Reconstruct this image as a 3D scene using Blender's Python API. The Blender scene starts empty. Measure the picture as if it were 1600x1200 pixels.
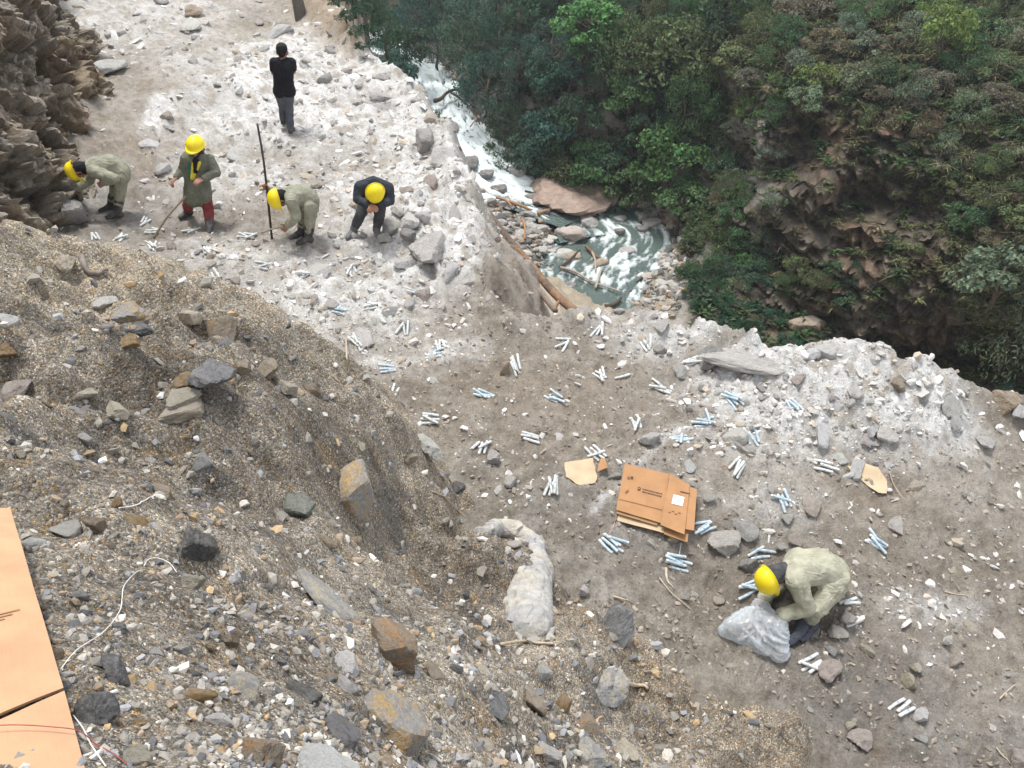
import bpy, bmesh, math, random, time
import numpy as np
from mathutils import Vector, Matrix

T0 = time.time()
rnd = random.Random(7)
rng = np.random.default_rng(11)
scene = bpy.context.scene
COL = scene.collection

# ------------------------------------------------------------------ camera
PITCH = math.radians(36.0)
FPX = 1256.0                                   # focal length in photo pixels (1600 wide)
cam_data = bpy.data.cameras.new('camera')
cam_data.sensor_width = 36.0
cam_data.lens = 36.0 * FPX / 1600.0
cam_data.clip_start = 0.05
cam_data.clip_end = 800.0
cam = bpy.data.objects.new('camera', cam_data)
cam.rotation_euler = (math.pi / 2 - PITCH, 0, 0)
COL.objects.link(cam)
scene.camera = cam

# ------------------------------------------------------------------ light
world = bpy.data.worlds.new('World')
scene.world = world
world.use_nodes = True
wn, wl = world.node_tree.nodes, world.node_tree.links
wn.clear()
SUN_EL, SUN_AZ = math.radians(74), math.radians(315)
sky = wn.new('ShaderNodeTexSky')
sky.sky_type = 'NISHITA'
sky.sun_disc = False
sky.sun_elevation = SUN_EL
sky.sun_rotation = SUN_AZ
sky.altitude = 2000
sky.air_density = 1.0
sky.dust_density = 4.0
sky.ozone_density = 1.0
hsv = wn.new('ShaderNodeHueSaturation')        # cloud cover: the blue is mostly veiled
hsv.inputs['Saturation'].default_value = 0.22
bg = wn.new('ShaderNodeBackground')
bg.inputs['Strength'].default_value = 0.15
wo = wn.new('ShaderNodeOutputWorld')
wl.new(sky.outputs[0], hsv.inputs['Color'])
wl.new(hsv.outputs[0], bg.inputs['Color'])
wl.new(bg.outputs[0], wo.inputs['Surface'])

sun_data = bpy.data.lights.new('sun', 'SUN')
sun_data.energy = 1.5
sun_data.angle = math.radians(16)
sun_data.color = (1.0, 0.97, 0.91)
sun = bpy.data.objects.new('sun', sun_data)
sd = Vector((math.sin(SUN_AZ) * math.cos(SUN_EL), math.cos(SUN_AZ) * math.cos(SUN_EL), math.sin(SUN_EL)))
sun.rotation_euler = sd.to_track_quat('Z', 'Y').to_euler()
COL.objects.link(sun)

scene.view_settings.view_transform = 'Standard'
scene.view_settings.look = 'None'
scene.view_settings.exposure = 1.27
scene.view_settings.gamma = 1.0
scene.view_settings.use_curve_mapping = False
scene.cycles.max_bounces = 5
scene.cycles.diffuse_bounces = 3
scene.cycles.transparent_max_bounces = 8

# ------------------------------------------------------------------ helpers
CP, SP = math.cos(PITCH), math.sin(PITCH)

def ray(u, v):
    """direction through photo pixel (u, v), unit depth along the camera axis"""
    a = (np.asarray(u, float) - 800.0) / FPX
    b = (600.0 - np.asarray(v, float)) / FPX
    return np.stack([a, CP + SP * b, -SP + CP * b], -1)

def at_z(u, v, z):
    r = ray(u, v)
    return r * (z / r[..., 2:3] if r.ndim > 1 else z / r[2])

def at_t(u, v, t):
    return ray(u, v) * t

def at_y(u, v, y):
    r = ray(u, v)
    return Vector(r * (y / r[1]))

def project(p):
    p = np.asarray(p, float)
    d = p[..., 1] * CP - p[..., 2] * SP
    h = p[..., 1] * SP + p[..., 2] * CP
    return 800 + FPX * p[..., 0] / d, 600 - FPX * h / d, d

def _mix(h):
    h = (h ^ (h >> np.uint32(16))) * np.uint32(0x7feb352d)
    h = (h ^ (h >> np.uint32(15))) * np.uint32(0x846ca68b)
    return h ^ (h >> np.uint32(16))

def hsh(ix, iy, iz, seed):
    with np.errstate(over='ignore'):
        h = (ix.astype(np.int64).astype(np.uint32) * np.uint32(374761393)
             + iy.astype(np.int64).astype(np.uint32) * np.uint32(668265263)
             + iz.astype(np.int64).astype(np.uint32) * np.uint32(2147483647 - 58) + np.uint32(seed * 7919 + 13))
        return _mix(h)

def h01(h):
    return (h & np.uint32(0xffffff)).astype(np.float32) / np.float32(0xffffff)

def noise2(x, y, seed=0):
    ix, iy = np.floor(x), np.floor(y)
    fx, fy = (x - ix).astype(np.float32), (y - iy).astype(np.float32)
    ux, uy = fx * fx * fx * (fx * (fx * 6 - 15) + 10), fy * fy * fy * (fy * (fy * 6 - 15) + 10)
    z = np.zeros_like(ix)
    def g(dx, dy):
        a = h01(hsh(ix + dx, iy + dy, z, seed)) * 6.2831853
        return np.cos(a) * (fx - dx) + np.sin(a) * (fy - dy)
    a = g(0, 0); b = g(1, 0); c = g(0, 1); d = g(1, 1)
    return (a + (b - a) * ux + (c - a) * uy + (a - b - c + d) * ux * uy) * 1.4

def noise3(p, seed=0):
    i = np.floor(p); f = (p - i).astype(np.float32)
    w = f * f * f * (f * (f * 6 - 15) + 10)
    out = 0
    for dx in (0, 1):
        for dy in (0, 1):
            for dz in (0, 1):
                h = hsh(i[:, 0] + dx, i[:, 1] + dy, i[:, 2] + dz, seed)
                a = h01(h) * 6.2831853
                zc = h01(_mix(h + np.uint32(77))) * 2 - 1
                r = np.sqrt(np.maximum(0, 1 - zc * zc))
                g = r * np.cos(a) * (f[:, 0] - dx) + r * np.sin(a) * (f[:, 1] - dy) + zc * (f[:, 2] - dz)
                out = out + g * (w[:, 0] if dx else 1 - w[:, 0]) * (w[:, 1] if dy else 1 - w[:, 1]) * (w[:, 2] if dz else 1 - w[:, 2])
    return out * 1.5

def fbm2(x, y, octv=3, seed=0, gain=0.5):
    s, a = 0, 1.0
    for k in range(octv):
        s = s + a * noise2(x * 2 ** k + 17.3 * k, y * 2 ** k - 9.1 * k, seed + k)
        a *= gain
    return s

def fbm3(p, octv=3, seed=0, gain=0.5):
    s, a = 0, 1.0
    for k in range(octv):
        s = s + a * noise3(p * 2 ** k + 13.7 * k, seed + k)
        a *= gain
    return s

def worley2(x, y, seed=0):
    ix, iy = np.floor(x), np.floor(y)
    f1 = np.full(x.shape, 9., np.float32); f2 = f1.copy()
    idd = np.zeros(x.shape, np.uint32); vx = np.zeros(x.shape, np.float32); vy = vx.copy()
    z = np.zeros_like(ix)
    for dx in (-1, 0, 1):
        for dy in (-1, 0, 1):
            h = hsh(ix + dx, iy + dy, z, seed)
            px = (ix + dx - x) + h01(h) ; py = (iy + dy - y) + h01(_mix(h + np.uint32(5)))
            d = np.sqrt(px * px + py * py).astype(np.float32)
            n1 = d < f1
            f2 = np.where(n1, f1, np.minimum(f2, d))
            idd = np.where(n1, h, idd); vx = np.where(n1, px, vx); vy = np.where(n1, py, vy)
            f1 = np.where(n1, d, f1)
    return f1, f2, idd, vx, vy

def worley3(p, seed=0):
    i = np.floor(p)
    n = len(p)
    f1 = np.full(n, 9., np.float32); f2 = f1.copy(); idd = np.zeros(n, np.uint32); vec = np.zeros((n, 3), np.float32)
    for dx in (-1, 0, 1):
        for dy in (-1, 0, 1):
            for dz in (-1, 0, 1):
                h = hsh(i[:, 0] + dx, i[:, 1] + dy, i[:, 2] + dz, seed)
                q = np.stack([i[:, 0] + dx + h01(h), i[:, 1] + dy + h01(_mix(h + np.uint32(5))), i[:, 2] + dz + h01(_mix(h + np.uint32(9)))], -1) - p
                d = np.sqrt((q * q).sum(1)).astype(np.float32)
                n1 = d < f1
                f2 = np.where(n1, f1, np.minimum(f2, d))
                idd = np.where(n1, h, idd); vec = np.where(n1[:, None], q, vec)
                f1 = np.where(n1, d, f1)
    return f1, f2, idd, vec

def stones2(x, y, cell, seed):
    """height of a field of tilted angular pieces about CELL metres across"""
    wx = x + cell * .35 * noise2(x / cell * .8, y / cell * .8, seed + 50)
    wy = y + cell * .35 * noise2(x / cell * .8 + 40, y / cell * .8, seed + 51)
    f1, f2, i, vx, vy = worley2(wx / cell, wy / cell, seed)
    r1 = h01(_mix(i + np.uint32(1))); r2 = h01(_mix(i + np.uint32(2))) - .5; r3 = h01(_mix(i + np.uint32(3))) - .5
    e = np.clip((f2 - f1) / .22, 0, 1)
    return cell * ((.35 + .65 * r1 * r1) * .5 * np.sqrt(e) - .9 * (r2 * vx + r3 * vy) * e), r1

def smooth(a, b, x):
    k = np.clip((x - a) / (b - a), 0, 1)
    return k * k * (3 - 2 * k)

class TPS:
    def __init__(self, P, V, lam=1e-3):
        P = np.asarray(P, float); V = np.asarray(V, float)
        self.c = P.mean(0); self.s = P.std()
        Q = (P - self.c) / self.s
        n = len(Q)
        K = self._k(Q, Q) + lam * np.eye(n)
        A = np.zeros((n + 3, n + 3)); A[:n, :n] = K
        A[:n, n] = 1; A[:n, n + 1:] = Q; A[n, :n] = 1; A[n + 1:, :n] = Q.T
        self.w = np.linalg.solve(A, np.concatenate([V, np.zeros(3)])); self.Q = Q
    def _k(self, a, b):
        d2 = ((a[:, None, :] - b[None]) ** 2).sum(-1)
        return .5 * d2 * np.log(d2 + 1e-9)
    def __call__(self, x, y):
        x = np.asarray(x, float); sh = x.shape
        q = (np.stack([x.ravel(), np.asarray(y, float).ravel()], -1) - self.c) / self.s
        out = np.empty(len(q)); n = len(self.Q)
        for i in range(0, len(q), 60000):
            k = q[i:i + 60000]
            out[i:i + 60000] = self._k(k, self.Q) @ self.w[:n] + self.w[n] + k @ self.w[n + 1:]
        return out.reshape(sh)

# ---- objects
def tag(o, label=None, cat=None, group=None, kind=None):
    if label: o['label'] = label
    if cat: o['category'] = cat
    if group: o['group'] = group
    if kind: o['kind'] = kind
    return o

def link(name, mesh, parent=None):
    o = bpy.data.objects.new(name, mesh)
    COL.objects.link(o)
    if parent is not None: o.parent = parent
    return o

def empty(name, loc):
    o = bpy.data.objects.new(name, None)
    o.location = loc; o.empty_display_size = .1
    COL.objects.link(o)
    return o

def np_mesh(name, V, F, mat=None, smooth_shade=True, attrs=None):
    """V (n,3), F (m,3) or (m,4) or list of index arrays; attrs: {name: (n,4) colour or (n,) float}"""
    me = bpy.data.meshes.new(name)
    V = np.ascontiguousarray(V, np.float32)
    F = np.ascontiguousarray(F, np.int32)
    k = F.shape[1]
    me.vertices.add(len(V)); me.vertices.foreach_set('co', V.ravel())
    me.loops.add(F.size); me.loops.foreach_set('vertex_index', F.ravel())
    me.polygons.add(len(F))
    me.polygons.foreach_set('loop_start', np.arange(0, F.size, k, dtype=np.int32))
    me.polygons.foreach_set('loop_total', np.full(len(F), k, np.int32))
    me.update(calc_edges=True)
    me.polygons.foreach_set('use_smooth', np.full(len(F), bool(smooth_shade)))
    for an, av in (attrs or {}).items():
        av = np.asarray(av, np.float32)
        if av.ndim == 2:
            if av.shape[1] == 3: av = np.concatenate([av, np.ones((len(av), 1), np.float32)], 1)
            at = me.attributes.new(an, 'FLOAT_COLOR', 'POINT'); at.data.foreach_set('color', av.ravel())
        else:
            at = me.attributes.new(an, 'FLOAT', 'POINT'); at.data.foreach_set('value', av.ravel())
    if mat: me.materials.append(mat)
    return me

def grid_faces(nr, nc):
    i = np.arange(nr - 1)[:, None] * nc + np.arange(nc - 1)[None]
    return np.stack([i, i + 1, i + 1 + nc, i + nc], -1).reshape(-1, 4)

def new_mat(name):
    m = bpy.data.materials.new(name); m.use_nodes = True
    nt = m.node_tree
    b = nt.nodes.get('Principled BSDF')
    b.inputs['Roughness'].default_value = .9
    b.inputs['Specular IOR Level'].default_value = .25
    return m, nt, b

def nd(nt, typ, **kw):
    n = nt.nodes.new(typ)
    for k, v in kw.items():
        if k in n.bl_rna.properties.keys() and k != 'inputs': setattr(n, k, v)
        else: n.inputs[k.replace('_', ' ')].default_value = v
    return n

def math_n(nt, op, a, b=None):
    n = nt.nodes.new('ShaderNodeMath'); n.operation = op
    for i, x in enumerate((a, b)):
        if x is None: continue
        if isinstance(x, (int, float)): n.inputs[i].default_value = x
        else: nt.links.new(x, n.inputs[i])
    return n.outputs[0]

def mixc(nt, fac, a, b, blend='MIX'):
    n = nt.nodes.new('ShaderNodeMix'); n.data_type = 'RGBA'; n.blend_type = blend
    for i, x in ((0, fac), (6, a), (7, b)):
        if isinstance(x, (int, float)): n.inputs[i].default_value = x
        elif isinstance(x, tuple): n.inputs[i].default_value = (*x, 1) if len(x) == 3 else x
        else: nt.links.new(x, n.inputs[i])
    return n.outputs[2]

def ramp(nt, fac, stops):
    n = nt.nodes.new('ShaderNodeValToRGB')
    e = n.color_ramp.elements
    while len(e) < len(stops): e.new(.5)
    for k, (p, c) in enumerate(stops):
        e[k].position = p
        e[k].color = (c, c, c, 1) if isinstance(c, (int, float)) else (*c, 1)
    nt.links.new(fac, n.inputs[0])
    return n.outputs[0]

def bump(nt, b, height, strength, dist, prev=None):
    n = nt.nodes.new('ShaderNodeBump')
    n.inputs['Strength'].default_value = strength; n.inputs['Distance'].default_value = dist
    nt.links.new(height, n.inputs['Height'])
    if prev is not None: nt.links.new(prev, n.inputs['Normal'])
    if b is not None: nt.links.new(n.outputs[0], b.inputs['Normal'])
    return n.outputs[0]

def noise_n(nt, vec, scale, detail=4, rough=.6, dist=0.):
    n = nt.nodes.new('ShaderNodeTexNoise')
    n.inputs['Scale'].default_value = scale; n.inputs['Detail'].default_value = detail
    n.inputs['Roughness'].default_value = rough; n.inputs['Distortion'].default_value = dist
    if vec is not None: nt.links.new(vec, n.inputs['Vector'])
    return n.outputs['Fac']

def vor_n(nt, vec, scale, feature='F1', out='Distance', rand=1.):
    n = nt.nodes.new('ShaderNodeTexVoronoi'); n.feature = feature
    n.inputs['Scale'].default_value = scale; n.inputs['Randomness'].default_value = rand
    if vec is not None: nt.links.new(vec, n.inputs['Vector'])
    return n.outputs[out]

def coords(nt, which='Object'):
    return nt.nodes.new('ShaderNodeTexCoord').outputs[which]

def attr(nt, name, out='Color'):
    n = nt.nodes.new('ShaderNodeAttribute'); n.attribute_name = name
    return n.outputs[out]
# ------------------------------------------------------------------ near ground: blasted bench and the spoil heap
bench_px = [  # photo pixel and height below the lens
 (1250,1000,-6.05),(1500,1150,-6.25),(1590,900,-5.95),(1400,850,-5.8),(1000,900,-5.85),(1050,800,-5.68),(850,760,-5.62),
 (700,620,-5.38),(900,620,-5.42),(1060,690,-5.42),(1100,650,-5.36),(1300,690,-5.36),(1500,740,-5.55),
 (1200,572,-5.02),(1300,566,-4.92),(1400,600,-5.0),(1500,622,-5.2),(1600,655,-5.4),(1080,545,-5.16),(950,502,-5.18),(870,508,-5.2),
 (600,520,-5.22),(500,480,-5.12),(700,480,-5.1),(300,430,-5.05),(450,420,-5.02),(300,375,-4.86),(480,382,-4.88),(640,440,-5.0),
 (150,350,-4.92),(330,345,-4.84),(580,370,-4.88),(680,380,-4.9),(700,300,-4.76),
 (450,210,-4.65),(300,210,-4.62),(200,220,-4.45),(130,200,-4.3),(600,200,-4.55),(150,90,-4.1),(300,60,-4.1),(450,60,-4.15),(250,-20,-3.7),(430,-20,-3.75),
 (560,105,-4.33),(640,185,-4.5),(275,135,-4.12),(700,420,-5.0)]
bp = [at_z(u, v, z) for u, v, z in bench_px]
extra = [(9,5,-5.9),(8,0,-6.6),(0,0,-6.3),(-8,5,-5.1),(-6,0,-5.7),(4,1,-6.4),(-12,12,-4.4),(-16,24,-2.5),(-8,30,-3)]
bench_tps = TPS([(p[0], p[1]) for p in bp] + [(a, b) for a, b, c in extra], [p[2] for p in bp] + [c for a, b, c in extra], 2e-3)

heap_px = [  # photo pixel and depth along the lens axis
 (0,368,7.6),(90,385,7.3),(160,400,7.1),(240,455,6.75),(330,490,6.5),(420,508,6.9),(490,520,7.0),(560,590,6.95),(610,660,7.0),(622,715,7.15),
 (0,500,5.5),(150,520,5.5),(300,580,5.5),(450,620,5.6),(0,650,4.0),(150,660,4.3),(300,700,4.65),(450,720,5.3),(560,740,6.3),
 (0,800,3.05),(150,800,3.3),(300,800,3.85),(350,835,3.9),(450,840,5.0),(560,830,5.9),(650,800,7.3),(740,830,7.25),
 (0,1000,2.25),(200,980,2.5),(400,960,3.35),(520,930,4.2),(600,900,5.2),(700,930,5.75),(830,870,7.0),(850,980,6.25),(940,975,7.0),(870,890,7.25),(1035,1030,6.9),(1150,1100,6.7),(1270,1195,6.45),
 (100,1200,1.75),(300,1150,1.95),(450,1200,1.95),(560,1060,3.1),(650,1180,2.95),(700,1050,4.1),(800,1080,4.8),(900,1050,6.0),(830,1190,4.2),
 (950,1150,5.45),(1050,1120,6.3),(1000,1200,5.4),(1130,1190,6.05),(640,1000,4.2)]
hp = [at_t(u, v, t) for u, v, t in heap_px]
hx = [(-3.6,9.3,-5.4),(-2.1,8.1,-5.75),(-.75,6.7,-5.9),(-.1,5.8,-6.0),(-5.6,9.0,-4.6),(-8,8,-3.2),(-9,4,-2.4),(-4.5,2.5,-2.0),(-3,-1,-1.6),(0,-.6,-1.7),
      (1.6,3.2,-6.3),(2.2,2.2,-6.5),(2.9,2.4,-6.9),(2.6,1.0,-6.2),(2,-1,-4.2),(.2,5.6,-6.2),(1.2,4.5,-6.3),(3.4,2.6,-7.0),(-5.2,10.2,-5.6),(-7.5,10.6,-4.8)]
heap_tps = TPS([(p[0], p[1]) for p in hp] + [(a, b) for a, b, c in hx], [p[2] for p in hp] + [c for a, b, c in hx], 1e-3)

edge_px = [(440,-90,-3.5),(505,22,-4.0),(558,78,-4.25),(640,148,-4.48),(690,232,-4.68),(735,312,-4.82),(752,420,-5.02),(797,512,-5.25),
           (850,504,-5.24),(900,489,-5.18),(1000,505,-5.2),(1080,532,-5.15),(1200,556,-5.0),(1300,549,-4.9),(1400,582,-4.98),(1500,606,-5.18),(1600,642,-5.4),(1900,760,-6.0),(2400,900,-6.6)]
EDGE = np.array([at_z(u, v, z)[:2] for u, v, z in edge_px])

def edge_dist(x, y):
    """signed distance beyond the lip of the bench (positive outside) and nearest lip point"""
    best = np.full(x.shape, 1e9); nx = np.zeros(x.shape); ny = nx.copy(); sg = nx.copy()
    for a, b in zip(EDGE[:-1], EDGE[1:]):
        d = b - a; L2 = (d * d).sum()
        k = np.clip(((x - a[0]) * d[0] + (y - a[1]) * d[1]) / L2, 0, 1)
        qx, qy = a[0] + k * d[0], a[1] + k * d[1]
        dd = (x - qx) ** 2 + (y - qy) ** 2
        m = dd < best - 1e-12
        cr = d[0] * (y - a[1]) - d[1] * (x - a[0])
        best = np.where(m, dd, best); nx = np.where(m, qx, nx); ny = np.where(m, qy, ny); sg = np.where(m, cr, sg)
    # outside test with the closed polygon
    poly = np.concatenate([EDGE, [[30, -30], [-40, -30], [-40, 60], [EDGE[0][0] - 3, 60]]])
    ins = np.zeros(x.shape, bool)
    for (x1, y1), (x2, y2) in zip(poly, np.roll(poly, -1, 0)):
        c = (y1 > y) != (y2 > y)
        ins ^= c & (x < (x2 - x1) * (y - y1) / (y2 - y1 + 1e-12) + x1)
    return np.where(ins, -1, 1) * np.sqrt(best), nx, ny

def blob_w(lst):
    """photo-measured patches -> ellipses on the ground"""
    out = []
    for u, v, ru, rv, w in lst:
        z = -5.2
        for _ in range(6):
            p = at_z(u, v, z); z = float(bench_tps(p[0], p[1]))
        d = p[1] * CP - p[2] * SP
        dep = -p[2] / np.linalg.norm(p)
        out.append((p[0], p[1], ru * d / FPX, rv * d / FPX / dep, w))
    return out

def blob_eval(bl, x, y):
    s = np.zeros(x.shape)
    for bx, by, rx, ry, w in bl:
        q = ((x - bx) / rx) ** 2 + ((y - by) / ry) ** 2
        s = np.maximum(s, w * np.exp(-np.minimum(q, 30) ** 1.5 * .8))
    return s

DUST = blob_w([(470,130,190,90,.85),(620,260,130,80,1),(540,430,150,70,.8),(400,470,120,45,.75),(640,420,90,80,.9),(330,395,150,22,.55),(330,170,90,50,.6),
               (1300,612,190,50,1.05),(1190,585,120,34,1),(1450,640,90,34,.8),(1050,525,90,24,.9),(960,500,60,14,.6),
               (1450,950,80,22,.55),(1160,690,70,24,.55),(250,430,60,25,.55),(245,148,24,16,1.2),(600,560,70,14,.7),(700,545,60,15,.6),
               (650,170,60,60,.9),(560,120,40,30,.9),(230,30,160,40,.5),(1210,800,60,30,.25),(720,400,40,70,.8),(720,330,30,60,.8)])
STREAK = [(at_z(u, v, -5.5)[0], at_z(u, v, -5.5)[1]) for u, v in ((930,780),(985,740),(1040,692),(1062,676))]
BROWN = blob_w([(280,125,60,30,1),(520,395,60,16,.8),(230,235,110,50,.9),(300,170,30,20,.6),(480,320,80,30,.35),(800,620,200,60,.5),(1050,700,90,40,.5),(1370,760,90,40,.5),(440,250,40,18,.7),(410,300,50,22,.6),(560,330,40,16,.5)])
WET = blob_w([(1350,1080,150,80,1),(900,800,90,40,.6),(1250,980,90,40,.8),(1000,860,120,40,.5),(1480,1190,200,60,.8),(180,330,120,35,.7),(300,345,80,20,.5)])
RUST = blob_w([(1372,1160,14,16,.8),(1380,1120,10,14,.4)])

RIM = [tuple(at_z(u, v, z)[:2]) for u, v, z in ((425,-70,-3.6),(478,-8,-3.85),(520,40,-4.05),(566,82,-4.27))]
def seg_dist(x, y, pts):
    best = np.full(np.shape(x), 1e9)
    for a, b in zip(pts[:-1], pts[1:]):
        dx, dy = b[0] - a[0], b[1] - a[1]
        k = np.clip(((x - a[0]) * dx + (y - a[1]) * dy) / (dx * dx + dy * dy), 0, 1)
        best = np.minimum(best, np.hypot(x - a[0] - k * dx, y - a[1] - k * dy))
    return best

def H(x, y, detail=2, parts=False):
    x = np.asarray(x, float); y = np.asarray(y, float)
    d, nx, ny = edge_dist(x, y)
    out = d > 0
    bx, by = np.where(out, nx, x), np.where(out, ny, y)
    b = bench_tps(bx, by)
    dn = np.maximum(d + (.22 * fbm2(x / 1.3, y / 1.3, 2, 61) if detail else 0), 0) 
    gully = np.exp(-((x + .15) / .85) ** 2 - ((y - 9.6) / 1.2) ** 2)
    L = .12 + 1.0 * gully
    drop = np.minimum(dn, L) * 1.0 + np.maximum(dn - L, 0) * 2.6
    b = np.maximum(b - drop, -32)
    b = b + .42 * np.exp(-(seg_dist(x, y, RIM) / .42) ** 2)
    hp_ = heap_tps(x, y)
    dust = blob_eval(DUST, x, y)
    if detail:
        n1 = fbm2(x / 1.7, y / 1.7, 3, 3)
        dust = np.clip(dust * (1 + .5 * n1) + .16 * n1 + .12 * fbm2(x / .35, y / .35, 2, 91), 0, 1)
        b = b + .13 * n1 + .05 * fbm2(x / .5, y / .5, 2, 5) + .045 * noise2((x * .8 - y * .6) / 1.9, (x * .6 + y * .8) / .30, 301) * smooth(9, 6, y) + .02 * noise2((x * .8 - y * .6) / .7, (x * .6 + y * .8) / .12, 302) * smooth(9, 6, y)
        far = smooth(6, 14, np.hypot(x, y))
        hr = np.clip(np.hypot(x, y) / 4, .35, 1.15)
        hp_ = hp_ + hr * (.25 * fbm2(x / .95, y / .95, 3, 21) + .10 * fbm2(x / .26, y / .26, 2, 25) + .10 * (np.abs(noise2(x / .55 + 3, y / .55, 27)) - .25))
    if detail: hp_ = hp_ + .10 * noise2(x / .35, y / .35, 201) * smooth(.7, 0, np.abs(hp_ - b))
    k = .06
    h = np.clip(.5 + .5 * (hp_ - b) / k, 0, 1)
    base = b * (1 - h) + hp_ * h + k * h * (1 - h)
    r = None
    if detail > 1:
        s1, c1 = stones2(x, y, .30, 7); s2, c2 = stones2(x, y, .13, 8); s3, c3 = stones2(x, y, .07, 9)
        rub = smooth(.3, .75, dust + .25 * noise2(x / .8, y / .8, 33)) * (1 - h)
        brk = np.where(out, 1, 0) * smooth(0, .3, d)
        big, _ = stones2(x + .3 * y, y, .75, 10)
        soil = (1 - rub) * (1 - h)
        clod = np.maximum(fbm2(x / .16, y / .16, 3, 41, .6), -.2)
        base = base + rub * (.52 * s1 + .68 * s2 + .4 * s3 - .05) + soil * (.050 * clod + .015 * fbm2(x / .05, y / .05, 2, 45) + .5 * s3 * smooth(.1, .5, noise2(x / .6, y / .6, 71)) ) + smooth(-.5, .1, d) * (.75 * big + .4 * s1 * smooth(0, .3, d)) 
        grit = np.maximum(fbm2(x / .11, y / .11, 3, 43, .65), -.35)
        gx = (heap_tps(x + .15, y) - heap_tps(x, y)) / .15; gy = (heap_tps(x, y + .15) - heap_tps(x, y)) / .15
        flat_ = 1 / (1 + (gx * gx + gy * gy) ** 1.5 * 1.6)
        lump = smooth(.05, .55, noise2(x / .5, y / .5, 73))
        rr = np.hypot(x, y)
        base = base + h * flat_ * (.028 * grit * np.clip(rr / 3, .5, 1.3) + lump * (.55 * s3 + .45 * s2) * np.clip(rr / 4, .4, 1) + .022 * fbm2(x / .05, y / .05, 2, 44) * np.clip(rr / 4, .4, 1))
        r = (c1, c2, c3, rub, lump)
    if parts:
        return base, h, d, dust, r
    return base

# polar sheet round the foot of the camera: fine near, coarse far
def th_axis():
    a = np.radians(np.arange(-56, 56.01, .18)); s = np.radians(np.arange(1, 26, 1.0))
    return np.concatenate([-(s[::-1]) + a[0], a, s + a[-1]])
r_in = .35 * np.exp(np.arange(0, math.log(26 / .35), .0062))
r_out = r_in[-1] * np.exp(np.arange(1, 30) * .03)
RR = np.concatenate([r_in, r_out]); TH = th_axis()
R2, T2 = np.meshgrid(RR, TH, indexing='ij')
GX, GY = (R2 * np.sin(T2)).ravel(), (R2 * np.cos(T2)).ravel()
GZ, GHEAP, GD, GDUST, GR = H(GX, GY, 2, True)

def seg_dist(x, y, pts):
    best = np.full(x.shape, 1e9)
    for a, b in zip(pts[:-1], pts[1:]):
        dx, dy = b[0] - a[0], b[1] - a[1]
        k = np.clip(((x - a[0]) * dx + (y - a[1]) * dy) / (dx * dx + dy * dy), 0, 1)
        best = np.minimum(best, np.hypot(x - a[0] - k * dx, y - a[1] - k * dy))
    return best

def ground_colour(x, y, heap, d, dust, r):
    """the ground's own colour: dust, soil, weathered spoil"""
    c = lambda *a: np.array(a, float)[None]
    lerp = lambda a, b, k: a + (b - a) * np.clip(k, 0, 1)[:, None]
    c1, c2, c3, rub, lump = r
    n = fbm2(x / 1.1, y / 1.1, 3, 81); n2 = fbm2(x / .25, y / .25, 3, 82)
    soil = lerp(c(.27, .232, .188), c(.40, .36, .305), .5 + .5 * n + .3 * n2)
    soil = lerp(soil, c(.30, .23, .165), blob_eval(BROWN, x, y) * (.55 + .3 * n2))
    soil = lerp(soil, c(.22, .203, .186), blob_eval(WET, x, y) * (.75 + .3 * n2))
    soil = lerp(soil, c(.27, .15, .07), .7 * blob_eval(RUST, x, y) * (.6 + n2))
    stone = lerp(c(.60, .585, .555), c(.82, .81, .79), .3 + .5 * c2 + .35 * c1)
    stone = lerp(stone, c(.44, .39, .33), smooth(.25, .7, n2 + .2) * .8)
    g = lerp(soil, stone, np.clip(dust * 1.15 + .15 * n2, 0, 1))
    g = lerp(g, c(.74, .73, .71), 1.0 * np.exp(-(seg_dist(x, y, STREAK) / .055) ** 2) * (.6 + .6 * n2))
    g = lerp(g, lerp(c(.34, .27, .19), c(.50, .42, .33), .5 + .5 * n + .4 * n2), 1.3 * np.exp(-(seg_dist(x, y, RIM) / .5) ** 2))
    slope_c = lerp(c(.30, .24, .195), c(.50, .45, .41), .5 + .6 * n + .3 * n2)
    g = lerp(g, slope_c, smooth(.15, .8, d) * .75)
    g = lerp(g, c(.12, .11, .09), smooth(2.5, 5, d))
    hn = fbm2(x / .7, y / .7, 3, 84); hn2 = fbm2(x / .09, y / .09, 3, 85, .7)
    hc = lerp(c(.20, .182, .16), c(.45, .415, .365), .5 + .55 * hn + .35 * hn2)
    hc = lerp(hc, c(.34, .25, .15), smooth(.35, .8, fbm2(x / .3 + 7, y / .3, 3, 86)) * .5)
    hc = lerp(hc, c(.13, .133, .14), smooth(.30, .7, fbm2(x / .4 - 3, y / .4, 3, 87)) * .6)
    hc = lerp(hc, soil * 1.05, (.85 - .3 * hn) * smooth(.9, .1, heap_tps(x, y) - bench_tps(x, y)))
    hc = hc * np.array([[1.03, 1.0, .95]]) * (.98 - .26 * np.exp(-((x + 1.55) / 1.1) ** 2 - ((y - 4.3) / 1.1) ** 2) - .16 * smooth(-.2, .5, noise2(x / .8 + 9, y / .8, 88)))[:, None]
    top = smooth(5.2, 7.2, np.hypot(x, y))
    hc = lerp(hc, c(.47, .415, .33), top * (.65 + .4 * n))
    return lerp(g, hc, smooth(.35, .65, heap))

GC = ground_colour(GX, GY, GHEAP, GD, GDUST, GR)

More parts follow.
